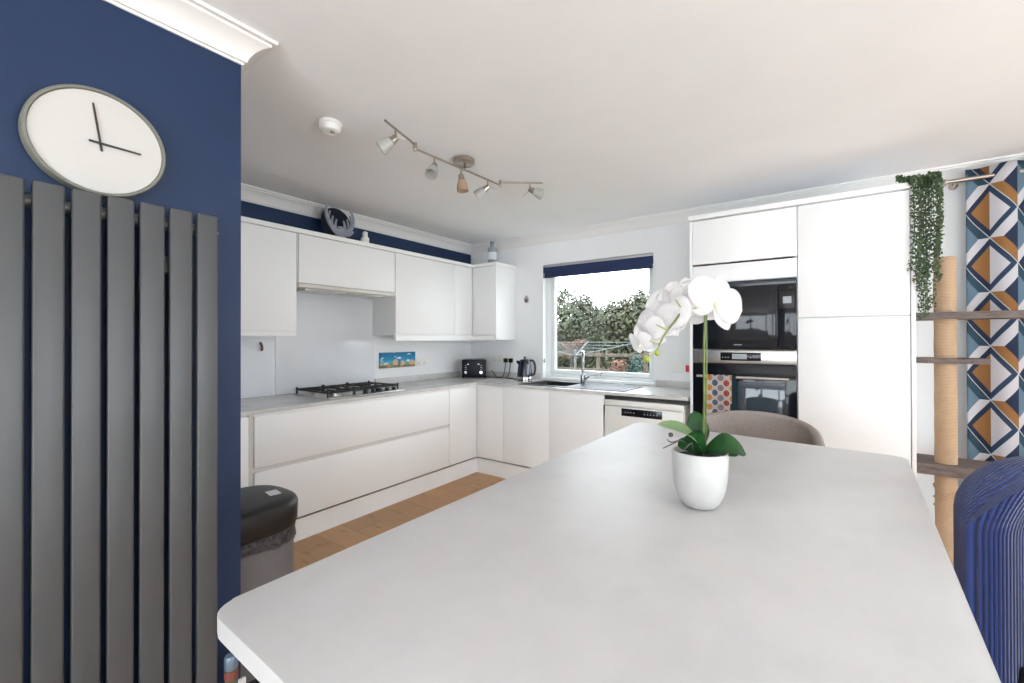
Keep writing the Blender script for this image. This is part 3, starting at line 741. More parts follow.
q = ob('control_panel', bx(AX1-.103, AX1, Yt-.004, Yt+.02, 1.264, 1.692, bev=.002), BLACKGL, t)
b = bx(AX1-.092, AX1-.012, Yt-.0062, Yt-.0035, 1.535, 1.645, bev=.001); ob('display_frame', b, BLACKPL, q)
ob('display', bx(AX1-.075, AX1-.028, Yt-.0075, Yt-.006, 1.568, 1.612), GREYLCD, q, smooth=False)
ob('handle_groove', bx(AX1-.118, AX1-.108, Yt-.009, Yt-.0038, 1.35, 1.66, bev=.002), BLACKPL, t)
ob('brand_mark', bx(-.50, -.45, Yt-.0052, Yt-.0035, 1.293, 1.299), GREYLCD, t, smooth=False)
b = new(); box(b, AX0+.06, AX1-.16, Yt-.0048, Yt-.0035, 1.33, 1.62, .0004); ob('door_window', b, mat('microwave_window', C(30, 33, 38), .05, spec=.45), t)
t = thing('oven', 'built-in steel and black glass oven with a towel on its handle', 'oven', (-.45, 3.55, .66))
ob('casing', bx(AX0+.03, AX1-.03, Yt+.024, YW-.1, .66, 1.24), BLACKPL, t)
q = ob('control_panel', bx(AX0, AX1, Yt-.006, Yt+.022, 1.168, 1.258, bev=.003), STEEL, t)
q2 = ob('display', bx(-.585, -.335, Yt-.0085, Yt-.0055, 1.187, 1.243, bev=.001), BLACKGL, q)
b = new(); box(b, -.51, -.42, Yt-.0095, Yt-.0083, 1.198, 1.234)
for k in range(3): box(b, -.575+.018*k, -.566+.018*k, Yt-.0095, Yt-.0083, 1.206, 1.212); box(b, -.40+.018*k, -.392+.018*k, Yt-.0095, Yt-.0083, 1.206, 1.212)
ob('readout', b, GREYLCD, q2, smooth=False)
ob('door', bx(AX0, AX1, Yt-.004, Yt+.022, .665, 1.162, bev=.003), BLACKGL, t)
ob('door_glass', bx(-.66, -.20, Yt-.0055, Yt-.0035, .72, 1.045, bev=.0004), OVENWIN, t)
b = tube(new(), [(-.735, Yt-.045, 1.075), (-.175, Yt-.045, 1.075)], .009, 14)
for x in (-.71, -.2): tube(b, [(x, Yt-.045, 1.075), (x, Yt-.003, 1.075)], .007, 10)
ob('handle', b, STEEL, t)
t = thing('tea_towel', 'tea towel with coloured spots hanging on the oven handle', 'towel', (-.57, Yt-.05, .84))
def towelmesh(x0, x1, yo, yi, zfront, zback, thick):
    bm = new(); N = 24; W = 12; top = 1.085; g = []
    for i in range(N+1):
        s = i/N; row = []
        for j in range(W+1):
            x = x0+(x1-x0)*j/W; wv = .003*math.sin(j*1.3+.6)
            if s < .5: z = zfront+(top-zfront)*s*2; y = yo-wv*(1-s)
            elif s < .56: a = (s-.5)/.06*PI; z = top+.004*math.sin(a); y = yo+(yi-yo)*(s-.5)/.06
            else: z = top-(top-zback)*(s-.56)/.44; y = yi
            row.append(bm.verts.new((x, y, z)))
        g.append(row)
    for i in range(N):
        for j in range(W): bm.faces.new((g[i][j], g[i][j+1], g[i+1][j+1], g[i+1][j]))
    r_ = bmesh.ops.solidify(bm, geom=bm.faces[:], thickness=thick)
    return bm
o = ob('spotted_cloth', towelmesh(-.665, -.505, Yt-.065, Yt-.03, .895, .97, .003), TOWEL, t)
setuv(o, lambda i, c: ((c.x+t.location.x+.665)/.16, (c.z+t.location.z-.895)/.19))
o = ob('under_layer', towelmesh(-.668, -.478, Yt-.0535, Yt-.0335, .78, .96, .0015), TEAL, t)
o = ob('lower_cloth', towelmesh(-.666, -.515, Yt-.0605, Yt-.0325, .80, .965, .0015), TOWEL, t)
setuv(o, lambda i, c: ((c.x+t.location.x+.665)/.16, (c.z+t.location.z-.83)/.19))
t = thing('larder_cabinet', 'tall white cabinet with two plain doors right of the oven', 'cabinet', (.15, 3.6, 0))
ob('carcass', bx(TX1+.001, TX2-.004, Yt+.022, YW-.004, .1, 2.19), CAB, t, smooth=False)
ob('door', bx(TX1+.002, TX2-.003, Yt, Yt+.02, 1.474, 2.188, bev=.003), CAB, t)
ob('door', bx(TX1+.002, TX2-.003, Yt, Yt+.02, .165, 1.468, bev=.003), CAB, t)
ob('end_panel', bx(TX2, TX2+.02, Yt-.004, YW-.004, 0, 2.196, bev=.002), CAB, t)
tag(ob('tower_cornice', bx(TX0-.008, TX2+.028, Yt-.012, YW-.09, 2.197, 2.23, bev=.003), CAB), 'white top strip across the oven tower and larder', 'cornice')
tag(ob('tower_plinth', bx(TX0+.02, TX2-.004, Yt+.05, Yt+.066, 0, .099, bev=.001), CAB), 'white kickboard beneath the oven tower and larder', 'plinth')

# trailing ivy
t = thing('trailing_ivy', 'green trailing ivy hanging over the larder end panel', 'plant', (.44, 3.4, 2.23))
vb = new(); lb = new(); rng = random.Random(5)
def leafquad(bm, p, n, size, rg, aspect=.75):
    n = n.normalized(); a, c2 = frame_of(n); th = rg.uniform(0, 2*PI)
    u = a*math.cos(th)+c2*math.sin(th); w = n.cross(u)
    pts = [(-.5, 0, 0), (-.15, -.42*aspect, .06), (.25, -.34*aspect, .04), (.55, 0, -.06), (.25, .34*aspect, .04), (-.15, .42*aspect, .06)]
    bm.faces.new([bm.verts.new(p+u*x*size+w*y*size+n*z*size) for x, y, z in pts])
strands = []
for k in range(19):
    x = .452+rng.random()**1.2*.085; y = 3.30+rng.uniform(-.02, .1); L = (.75 if x < .5 else .5)*rng.uniform(.6, 1.05)
    if k < 4: x = .412+rng.random()*.03; y = 3.285+rng.random()*.012; L = .55*rng.uniform(.8, 1.1)
    strands.append([(.40+rng.random()*.04, 3.38+rng.random()*.05, 2.238), (x-.01, y+.02, 2.248), (x+.008, y, 2.21), (x+.012, y+rng.uniform(-.008, .008), 2.19-L*.5), (x+rng.uniform(-.008, .02), y, 2.19-L)])
strands.append([(.43, 3.36, 2.24), (.40, 3.31, 2.245), (.378, 3.298, 2.25), (.365, 3.294, 2.262)])
for s in strands:
    p = smoothpts(s, 14); tube(vb, p, .0014, 5)
    for i, q in enumerate(p):
        for _ in range(4):
            leafquad(lb, q+Vector((rng.uniform(-.014, .014), rng.uniform(-.014, .014), rng.uniform(-.012, .012))), Vector((rng.uniform(-.6, .6), -1+rng.uniform(-.4, .6), rng.uniform(-.2, .8))), rng.uniform(.010, .018), rng)
ob('vine', vb, VINE, t); ob('foliage', lb, IVY, t, smooth=False)

# ------------------------------------------------------------------ cat tree, curtains
t = thing('cat_tree', 'tall sisal-wrapped cat scratching post with weathered dark shelves', 'cat tree', (.585, 3.475, 0))
pb = new(); prof = []
z = 0.03
while z < 1.80: prof.append((.0485+.0012*math.sin(z*40)*.5, z)); z += .03
prof += [(.0485, 1.80), (.045, 1.806), (0, 1.806)]
lathe(pb, prof, (.585, 3.475, 0), seg=28)
ob('post', pb, SISAL, t)
for zc, tilt in ((.43, .02), (.455, -.03), (.41, .05)):
    pts = [(.585+.052*math.cos(a), 3.475+.052*math.sin(a), zc+tilt*math.cos(a+.6)) for a in [2*PI*k/24 for k in range(25)]]
    ob('loose_rope', tube(new(), pts, .0045, 7), SISAL, t)
def board(x0, x1, y0, y1, z0, z1, seed):
    rg = random.Random(seed); N = 14; out = []
    for i in range(N+1): out.append((x0+(x1-x0)*i/N, y0+rg.uniform(-.008, .008)))
    for i in range(N, -1, -1): out.append((x0+(x1-x0)*i/N, y1+rg.uniform(-.006, .006)))
    return prism(new(), out, z0, z1, .004, 2)
ob('shelf', board(.442, 1.05, 3.40, 3.64, 1.447, 1.487, 1), DARKWOOD, t)
ob('shelf', board(.442, .752, 3.40, 3.60, 1.195, 1.224, 2), DARKWOOD, t)
ob('shelf', board(.442, .95, 3.40, 3.66, .555, .618, 3), DARKWOOD, t)
ob('base', board(.445, .95, 3.38, 3.70, 0.0005, .03, 4), DARKWOOD, t)

t = thing('curtain_pole', 'brushed metal curtain pole on the white wall above the cat tree', 'curtain pole', (1.6, 3.79, 2.3))
PZ, PY = 2.322, 3.79
ob('pole', tube(new(), [(.645, PY, PZ), (3.05, PY, PZ)], .0125, 14), NICKEL, t)
ob('finial', lathe(new(), [(.0125, 0), (.02, .004), (.021, .012), (.014, .018), (.017, .024), (.024, .036), (.024, .044), (.016, .052), (0, .054)], (.648, PY, PZ), (-1, 0, 0), 18), NICKEL, t)
b = tube(new(), [(.70, PY, PZ), (.70, YW-.001, PZ)], .008, 10); lathe(b, [(.024, 0), (.024, .006)], (.70, YW-.0065, PZ), (0, 1, 0), 16); ob('bracket', b, NICKEL, t)
def curtain(name, label, x0, x1, waves, amp, u0, seed, ph=0, ys=1, ztop=2.375):
    rg = random.Random(seed); N = waves*14; Mz = 30; bm = new(); g = []; us = []
    s = 0; prev = None; zb = .02
    pts = []
    for i in range(N+1):
        t_ = i/N; x = x0+(x1-x0)*t_; y = PY+ys*amp*math.sin(2*PI*waves*t_+ph)
        if prev: s += math.hypot(x-prev[0], y-prev[1])
        prev = (x, y); pts.append((x, y, s))
    for j in range(Mz+1):
        z = ztop+(zb-ztop)*j/Mz; row = []
        k = 1-.12*j/Mz
        for (x, y, s) in pts:
            row.append(bm.verts.new((x, PY+(y-PY)*k, z))); us.append((u0+s/.118, (z-2.275)/.328))
        g.append(row)
    for j in range(Mz):
        for i in range(N): bm.faces.new((g[j][i], g[j][i+1], g[j+1][i+1], g[j+1][i]))
    bm.verts.index_update(); nv = len(bm.verts)
    o = ob(name, bm, CURTAIN, smooth=True, angle=80)
    setuv(o, lambda i, c: us[i])
    md = o.modifiers.new('thickness', 'SOLIDIFY'); md.thickness = .003
    tag(o, label, 'curtain', 'geometric curtains'); return o
curtain('curtain', 'navy, ochre and white geometric curtain panel beside the cat tree', .735, .985, 1, .028, -.95, 3, ph=.4, ztop=2.385)
curtain('curtain', 'second geometric curtain fold at the right edge, beyond the wider panel', .995, 1.35, 3, .034, .1, 4, ph=.5, ztop=2.40)

# ------------------------------------------------------------------ dining table
ZT = .93
TP = [(-.7655, .272), (.146, .247), (.238, 1.985), (-.745, 2.085)]
t = thing('dining_table', 'large white marbled counter-height table in the foreground', 'table', (-.28, 1.15, 0))
ob('tabletop', prism(new(), rounded(TP, .045, 8), ZT-.03, ZT, .003, 3), TABLEM, t)
for (x, y) in ((-.60, .48), (-.02, .46), (.05, 1.80), (-.58, 1.86)):
    ob('leg', bx(x-.035, x+.035, y-.035, y+.035, 0, ZT-.09, bev=.004), CAB, t)
b = new(); box(b, -.57, -.06, .465, .49, ZT-.11, ZT-.0305); box(b, -.55, .02, 1.82, 1.845, ZT-.11, ZT-.0305); box(b, -.6, -.575, .5, 1.84, ZT-.11, ZT-.0305); box(b, .0, .025, .48, 1.78, ZT-.11, ZT-.0305)
ob('apron', b, CAB, t, smooth=False)

# ------------------------------------------------------------------ tub chairs
def tub_shell(w, b_, f_, H, Hw, zb, th, rc, N=72, ribs=False, drop=1.0):
    """U-shaped padded shell, opening towards local +y; returns bmesh and per-vertex uv"""
    L = []
    a = w/2
    for i in range(200):
        t_ = i/199
        L.append(t_)
    path = []
    nst = 24
    for i in range(nst): path.append((a, f_*(1-i/nst)))
    for i in range(61):
        q = PI*i/60; cx = math.copysign(abs(math.cos(q))**.8, math.cos(q)); path.append((a*cx, -b_*abs(math.sin(q))**.8))
    for i in range(1, nst+1): path.append((-a, f_*i/nst))
    d = [0]
    for i in range(1, len(path)): d.append(d[-1]+math.hypot(path[i][0]-path[i-1][0], path[i][1]-path[i-1][1]))
    T = d[-1]
    bm = new(); rings = []; uvs = []
    # fine stations near the ends so that the front edges round off
    stn = [T*.5*(1-math.cos(PI*i/N)) for i in range(N+1)]
    e = th*.55
    for s in stn:
        s = min(max(s, 1e-5), T-1e-5)
        k = max(j for j in range(len(d)-1) if d[j] <= s); u = (s-d[k])/(d[k+1]-d[k])
        x = path[k][0]+(path[k+1][0]-path[k][0])*u; y = path[k][1]+(path[k+1][1]-path[k][1])*u
        k0 = max(k-1, 0); k1 = min(k+2, len(path)-1)
        dx, dy = path[k1][0]-path[k0][0], path[k1][1]-path[k0][1]; l = math.hypot(dx, dy); dx, dy = dx/l, dy/l
        nx, ny = -dy, dx        # outward (path runs +x wing -> back -> -x wing)
        if nx*x+ny*(y-f_*.0) < 0: nx, ny = -nx, -ny
        ds = min(s, T-s)
        q = min(1, ds/(T*.5)); top = Hw+(H-Hw)*(math.sin(q*PI/2)**drop)
        top0 = top
        if ds < rc: top -= rc-math.sqrt(max(rc*rc-(rc-ds)**2, 0))
        h = th/2*(math.sqrt(max(1-(1-ds/e)**2, 0)) if ds < e else 1); h = max(h, .0015)
        ring = []
        def add(off, z):
            ring.append(bm.verts.new((x+nx*off, y+ny*off, z)))
            px = max(rc-ds, 0); pz = max(z-(top0-rc), 0)
            D = rc-math.hypot(px, pz) if px > 0 and pz > 0 else min(ds, top0-z)
            inside = off < -h*.72
            uvs.append((D/.0125 if inside and D > e else (D/.0055+e/.0125-e/.0055 if inside else (h+off)/.007), s/.006))
        nz = 30; zt = top-h
        for j in range(nz+1): add(h, zb+(zt-zb)*j/nz)
        for j in range(1, 10):
            an = PI*j/10; add(h*math.cos(an), zt+h*math.sin(an))
        for j in range(nz, -1, -1): add(-h, zb+(zt-zb)*j/nz)
        rings.append(ring)
    n = len(rings[0])
    for i in range(len(rings)-1):
        for j in range(n): bm.faces.new((rings[i][j], rings[i][(j+1) % n], rings[i+1][(j+1) % n], rings[i+1][j]))
    bm.faces.new(rings[0]); bm.faces.new(rings[-1][::-1])
    return bm, uvs
def seat_pad(w, b_, f_, z0, z1):
    out = []
    a = w/2
    for i in range(41):
        q = PI*i/40; cx = math.copysign(abs(math.cos(q))**.8, math.cos(q)); out.append((a*cx, -b_*abs(math.sin(q))**.8))
    out += [(-a, f_-.03), (-a+.03, f_), (a-.03, f_), (a, f_-.03)]
    return prism(new(), out, z0, z1, .02, 4)
def legs(t, a, y0, y1, z, m, sp=.04):
    for sx in (-1, 1):
        for yy, sy in ((y0, -1), (y1, 1)):
            ob('leg', tube(new(), [(sx*(a+sp), yy+sy*sp, 0), (sx*a, yy, z)], [.011, .017], 12), m, t, local=True)
GC = thing('tub_chair', 'taupe grey curved-back tub chair at the far end of the table', 'chair', (-.262, 2.25, 0), rotz=PI+math.radians(6))
bm, uv = tub_shell(.50, .22, .10, .975, .89, .60, .036, .05, drop=1.1)
ob('backrest', bm, GREYFAB, GC, local=True, angle=70)
ob('seat', seat_pad(.46, .2, .2, .58, .66), GREYFAB, GC, local=True)
legs(GC, .17, -.13, .14, .585, BLACKPL)
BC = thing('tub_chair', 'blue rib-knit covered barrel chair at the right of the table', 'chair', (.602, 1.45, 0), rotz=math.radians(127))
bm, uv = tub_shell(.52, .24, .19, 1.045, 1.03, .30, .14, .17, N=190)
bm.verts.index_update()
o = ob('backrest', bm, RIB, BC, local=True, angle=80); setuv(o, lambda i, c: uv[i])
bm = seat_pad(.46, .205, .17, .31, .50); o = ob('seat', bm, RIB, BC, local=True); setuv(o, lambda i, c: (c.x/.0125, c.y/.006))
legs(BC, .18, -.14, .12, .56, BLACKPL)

# ------------------------------------------------------------------ orchid (local x = across the picture, local y = away)
YAW = .60929; px = .00238
OB = Vector((-.2475, 1.128, ZT))
t = thing('potted_orchid', 'white orchid in a white pot on the table', 'plant', OB, rotz=YAW)
def Lp(u, v, dy=0.0): return Vector(((u-699)*px, dy, (509-v)*px))
pot = ob('pot', lathe(new(), [(.0, .001), (.033, .001), (.038, .003), (.046, .013), (.053, .028), (.0585, .046), (.062, .068), (.0638, .09), (.0645, .118), (.0645, .134), (.0625, .1355), (.060, .133), (.059, .115), (.055, .112), (0, .112)], (0, 0, 0), seg=48), POTM, t, local=True)
ob('soil', lathe(new(), [(.0575, .1125), (.0575, .118), (.03, .121), (0, .122)], (0, 0, 0), seg=32), SOIL, t, local=True)
def blade(base, tip, width, lift, droop, m, up=Vector((0, 0, 1)), fold=.25, thick=.0012, N=14, W=6, name='leaf', shape=1.0, side=None):
    base, tip = Vector(base), Vector(tip); d = tip-base; L = d.length; bm = new(); g = []
    sd = side.normalized() if side else d.cross(up).normalized()
    sd = (sd-d.normalized()*sd.dot(d.normalized())).normalized()
    nn = sd.cross(d.normalized()).normalized()
    if nn.z < 0: nn = -nn
    for i in range(N+1):
        q = i/N; c = base+d*q+nn*(lift*math.sin(PI*q*.9))+Vector((0, 0, -droop*q*q))
        w = width*(math.sin(PI*min(q*.95+.05, 1))**.48)*(.55+.45*min(1, q*2.2*shape)); w = max(w, .0008)
        g.append([bm.verts.new(c+sd*w*(j/W*2-1)+nn*fold*w*abs(j/W*2-1)**1.3) for j in range(W+1)])
    for i in range(N):
        for j in range(W): bm.faces.new((g[i][j], g[i][j+1], g[i+1][j+1], g[i+1][j]))
    bmesh.ops.solidify(bm, geom=bm.faces[:], thickness=thick)
    return ob(name, bm, m, t, local=True, angle=60)
S0 = Lp(702, 453, 0)
blade(S0+Vector((0, -.004, -.006)), Lp(649, 424, -.03), .026, .030, .004, LEAFPALE, fold=.12, side=Vector((-.05, .78, .45)))
blade(S0+Vector((-.004, .012, -.004)), Lp(699, 414, .03), .030, .004, .0, LEAF, side=Vector((1, .1, 0)), fold=.12)
blade(S0+Vector((-.001, -.006, -.004)), Lp(677, 434, -.05), .034, .010, .0, LEAF, side=Vector((.62, -.35, .70)), fold=.2)
blade(S0+Vector((.003, 0, -.002)), Lp(740, 453, -.03), .031, .036, .008, LEAF, side=Vector((-.15, .82, .55)), fold=.15)
blade(S0+Vector((.004, .0, -.004)), Lp(731, 455, -.035), .018, .008, .0, LEAF, side=Vector((-.1, .9, .35)), fold=.2)
for pts in ([(690, 449, -.0), (680, 438, -.02), (668, 442, -.03), (657, 447, -.03)], [(688, 449, 0), (676, 439, -.03), (664, 440, -.04), (660, 437, -.04)], [(690, 450, -.01), (684, 441, -.04), (675, 446, -.05)]):
    p = smoothpts([Lp(*q) for q in pts], 5); ob('aerial_root', tube(new(), p, [.0022-.001*i/(len(p)-1) for i in range(len(p))], 7), ROOT, t, local=True)
ob('aerial_root', lathe(new(), [(0, 0), (.0045, .002), (.006, .006), (.0045, .01), (0, .012)], Lp(665, 436, -.03), seg=12), ROOT, t, local=True)
# stems
st1 = smoothpts([Lp(702, 455), Lp(704, 400), Lp(704, 350), Lp(705, 318), Lp(703, 300, .004), Lp(694, 299, .006), Lp(681, 308, -.012), Lp(672, 318, -.02), Lp(663, 329, -.024), Lp(657, 338, -.026), Lp(653, 346, -.028)], 6)
ob('stem', tube(new(), st1, [.0027]*(len(st1)-20)+[.0026-.0009*i/19 for i in range(20)], 9), STEM, t, local=True)
st2 = smoothpts([Lp(706, 455, .004), Lp(707, 400, .004), Lp(707.5, 350, .004), Lp(708, 312, .006), Lp(711, 304, .004)], 6)
ob('stem', tube(new(), st2, .0018, 8), STEM, t, local=True)
for pts in ([(681, 308, -.013), (676, 303, -.017), (672, 297, -.018)], [(681, 308, -.013), (688, 307, -.016), (694, 306, -.014)], [(663, 329, -.024), (657, 326, -.026), (651, 323, -.024)], [(655, 342, -.027), (648, 341, -.028), (645, 339, -.026)], [(653, 346, -.028), (652.5, 349, -.028), (652, 352, -.028)], [(653, 346, -.028), (648, 352, -.027), (642, 357, -.026)]):
    p = smoothpts([Lp(*q) for q in pts], 4); ob('flower_stalk', tube(new(), p, .0014, 7), BUD, t, local=True)
for u, v, rr in ((652, 352, .0058), (641.5, 357.5, .0078)):
    ob('bud', lathe(new(), [(0, -rr*1.15), (rr*.7, -rr*.8), (rr, 0), (rr*.7, rr*.8), (0, rr*1.2)], Lp(u, v, -.027), (.35, 0, -1), 14), BUD, t, local=True)
def flower(center, face, size, roll=0.0):
    """five-part white flower: two broad petals, three sepals, a lip"""
    fz = Vector(face).normalized(); upv = Vector((0, 0, 1)); sx = upv.cross(fz)
    if sx.length < .1: sx = Vector((1, 0, 0))
    sx.normalize(); sy = fz.cross(sx).normalized()
    cr, sr = math.cos(roll), math.sin(roll); sx, sy = sx*cr+sy*sr, sy*cr-sx*sr
    root = ob('flower', lathe(new(), [(0, -.004), (size*.07, -.002), (size*.08, .004), (0, .008)], center-fz*.002, fz, 10), PETAL, t, local=True)
    def petal(ang, L, Wd, pw, cup, nm, layer):
        bm = new(); g = []; N, W = 10, 8
        ax = sx*math.cos(ang)+sy*math.sin(ang); side = sy*math.cos(ang)-sx*math.sin(ang)
        for i in range(N+1):
            q = i/N; w = Wd*(math.sin(PI*min(.03+q*.95, 1))**pw); w = max(w, .0006)
            if q > .96: w = max(w*.6, .0006)
            row = []
            for j in range(W+1):
                e = j/W*2-1
                z = layer+cup*(q*q)*L+.1*w*e*e+.025*size*math.sin(q*7+e*2+ang*3)*q
                row.append(bm.verts.new(center+ax*(L*q)+side*(w*e)+fz*z))
            g.append(row)
        for i in range(N):
            for j in range(W): bm.faces.new((g[i][j], g[i][j+1], g[i+1][j+1], g[i+1][j]))
        bmesh.ops.solidify(bm, geom=bm.faces[:], thickness=.0007)
        return ob(nm, bm, PETAL, root, local=True, angle=75)
    petal(math.radians(12), size*1.0, size*.56, .55, -.12, 'petal', .003); petal(math.radians(168), size*1.0, size*.56, .55, -.12, 'petal', .003)
    petal(math.radians(90), size*.92, size*.36, .75, -.12, 'sepal', 0); petal(math.radians(216), size*.95, size*.33, .8, -.1, 'sepal', 0); petal(math.radians(-36), size*.95, size*.33, .8, -.1, 'sepal', 0)
    b = new(); lathe(b, [(size*.04, 0), (size*.07, .003), (size*.08, .007), (size*.05, .012), (0, .014)], center-sy*size*.06, (fz-sy*.5).normalized(), 12)
    ob('lip', b, LIP, root, local=True)
FL = [(715, 300, -.006, (.22, -.97, .1), .08, -.45), (695, 299, .03, (-.25, -.85, .3), .082, .1), (682, 299, .045, (-.45, -.6, .35), .082, .3),
      (670, 309, .022, (-.75, -.3, .2), .078, -.3), (660, 320, .03, (-.7, -.5, .15), .066, .2), (650, 332, .022, (-.8, -.4, -.1), .058, .3), (640, 341, .01, (-.8, -.35, -.35), .044, .1), (690, 314, .035, (-.1, -.6, -.55), .064, .5), (704, 296, .036, (.1, .8, .4), .066, .2)]
for u, v, dy, fc, sz, rl in FL: flower(Lp(u, v, dy), fc, sz, rl)

# ------------------------------------------------------------------ bin and bottle
t = thing('waste_bin', 'grey bin with black lid beyond the end of the navy wall', 'bin', (-1.97, .88, 0))
def dshape(x0, x1, y0, ym, y1, n=20):
    xm, a = (x0+x1)/2, (x1-x0)/2; out = [(x0, y0), (x1, y0)]
    for i in range(n+1):
        q = PI*i/n; out.append((xm+a*math.copysign(abs(math.cos(q))**.75, math.cos(q)), ym+(y1-ym)*abs(math.sin(q))**.75))
    return out
ob('base', prism(new(), dshape(-2.145, -1.79, .735, .84, 1.0), 0.0005, .03, .004), BLACKPL, t)
ob('body', prism(new(), dshape(-2.14, -1.795, .735, .84, .995), .031, .5605, .004), BINGREY, t)
b = new(); o_ = dshape(-2.143, -1.792, .733, .84, .998, 28); rg = random.Random(2)
R1 = []
for z, k in ((.508, .012), (.525, .008), (.54, .004), (.561, .002)):
    R1.append([b.verts.new((x+(x+1.97)*k*2+rg.uniform(-.004, .004), y+rg.uniform(0, .005), z+(rg.uniform(-.012, .012) if z < .51 else 0))) for x, y in o_])
for i in range(3):
    for j in range(len(o_)): b.faces.new((R1[i][j], R1[i][(j+1) % len(o_)], R1[i+1][(j+1) % len(o_)], R1[i+1][j]))
bmesh.ops.solidify(b, geom=b.faces[:], thickness=.002)
ob('bin_liner', b, BAG, t)
b = new(); rings = []
for z, g in ((.562, .0), (.578, .008), (.652, .010), (.668, .004), (.676, -.012), (.682, -.05)):
    rings.append([b.verts.new((x, y, z)) for x, y in dshape(-2.145-g, -1.79+g, .738-min(g, .004), .84, 1.0+g, 28)])
for i in range(len(rings)-1):
    n = len(rings[i])
    for j in range(n): b.faces.new((rings[i][j], rings[i][(j+1) % n], rings[i+1][(j+1) % n], rings[i+1][j]))
b.faces.new(rings[0][::-1]); b.faces.new(rings[-1])
q = ob('lid', b, BLACKPL, t, angle=50)
b = bx(-.034, .034, -.022, .022, 0, .0012); b.transform(Matrix.Translation((-1.93, .925, .6822)) @ Matrix.Rotation(math.radians(-8), 4, 'Z'))
ob('sticker', b, STICKER, q, smooth=False)
ob('hinge', bx(-2.06, -1.88, .722, .742, .60, .655, bev=.005), BLACKPL, t)
ob('pedal', bx(-2.02, -1.92, .99, 1.04, .004, .02, bev=.004), BLACKPL, t)
t = thing('bottle', 'small bottle with red label on the floor below the table corner', 'bottle', (-1.655, .655, 0))
bc = (-1.655, .655, 0)
ob('body', lathe(new(), [(.018, 0), (.02, .004), (.02, .205), (.018, .218)], (bc[0], bc[1], .0005), seg=24), OLIVE, t)
ob('label', lathe(new(), [(.0203, 0), (.0206, .001), (.0206, .026), (.0203, .027)], (bc[0], bc[1], .188), seg=24), REDLABEL, t)
ob('cap', lathe(new(), [(.019, 0), (.0205, .003), (.0205, .038), (.017, .045), (0, .048)], (bc[0], bc[1], .2195), seg=24), SILVERCAP, t)

# ------------------------------------------------------------------ ceiling fittings
t = thing('smoke_alarm', 'round white smoke alarm on the ceiling', 'smoke alarm', (-2.046, 1.257, 2.39))
ob('base', lathe(new(), [(.055, 0), (.057, -.004), (.057, -.014), (.054, -.016)], (-2.046, 1.257, ZC-.0005), seg=32), WHITEPL, t)
ob('cover', lathe(new(), [(.052, 0), (.052, -.014), (.046, -.028), (.03, -.034), (.028, -.031), (0, -.031)], (-2.046, 1.257, ZC-.017), seg=32), WHITEPL, t)
ob('test_button', lathe(new(), [(.012, 0), (.012, -.004), (0, -.005)], (-2.03, 1.262, ZC-.048), seg=16), GREYLCD, t)
ZB = 2.36
t = thing('ceiling_spotlight', 'brushed metal ceiling light bar with five frosted spot heads', 'ceiling light', (-1.79, 1.98, 2.3))
ob('canopy', lathe(new(), [(.06, 0), (.064, -.004), (.064, -.026), (.058, -.03), (0, -.031)], (-1.792, 1.985, ZC-.0005), seg=32), NICKEL, t)
J1, J2 = Vector((-1.785, 1.59, ZB)), Vector((-1.748, 2.295, ZB)); E1, E2 = Vector((-1.702, 1.329, ZB+.02)), Vector((-1.527, 2.467, ZB+.02))
b = tube(new(), [J1+Vector((0, -.012, 0)), J2+Vector((0, .012, 0))], .0062, 12); tube(b, [(-1.767, 1.96, ZB), (-1.785, 1.98, ZC-.03)], .006, 10); ob('bar', b, NICKEL, t)
ob('end_bar', tube(new(), [J1+Vector((0, 0, .02)), E1], .0062, 12), NICKEL, t); ob('end_bar', tube(new(), [J2+Vector((0, 0, .02)), E2], .0062, 12), NICKEL, t)
for J in (J1, J2): ob('pivot', lathe(new(), [(.009, -.012), (.01, -.01), (.01, .03), (.009, .032)], J, seg=14), NICKEL, t)
heads = [(E1*.68+(J1+Vector((0, 0, .02)))*.32, (-.55, -.55, -.62), FROST, (.7, .5, -.15)), (J1*.81+J2*.19, (.25, -.55, -.8), FROST, None), (J1*.515+J2*.485, (.1, .05, -1), AMBER, None), (J1*.18+J2*.82, (-.7, -.35, -.62), FROST, (.8, .5, -.3)), (E2*.70+(J2+Vector((0, 0, .02)))*.30, (.75, .52, -.38), FROST, (-.6, -.45, -.75))]
for p, d, m, rod in heads:
    d = Vector(d).normalized(); e = p+Vector((0, 0, -.046))
    hd = ob('spot_head', tube(new(), [p, e], .0048, 10), NICKEL, t)
    ob('lamp_cap', lathe(new(), [(.0, -.012), (.013, -.01), (.017, 0), (.019, .02), (.022, .028)], e, d, 20), NICKEL, hd)
    ob('shade', lathe(new(), [(.021, .026), (.029, .045), (.034, .07), (.035, .092), (.033, .092), (.031, .07), (.026, .047), (.0, .032)], e, d, 24), m, hd)
    if rod: ob('aiming_rod', tube(new(), [e, e+Vector(rod).normalized()*.07], .0014, 7), NICKEL, hd)

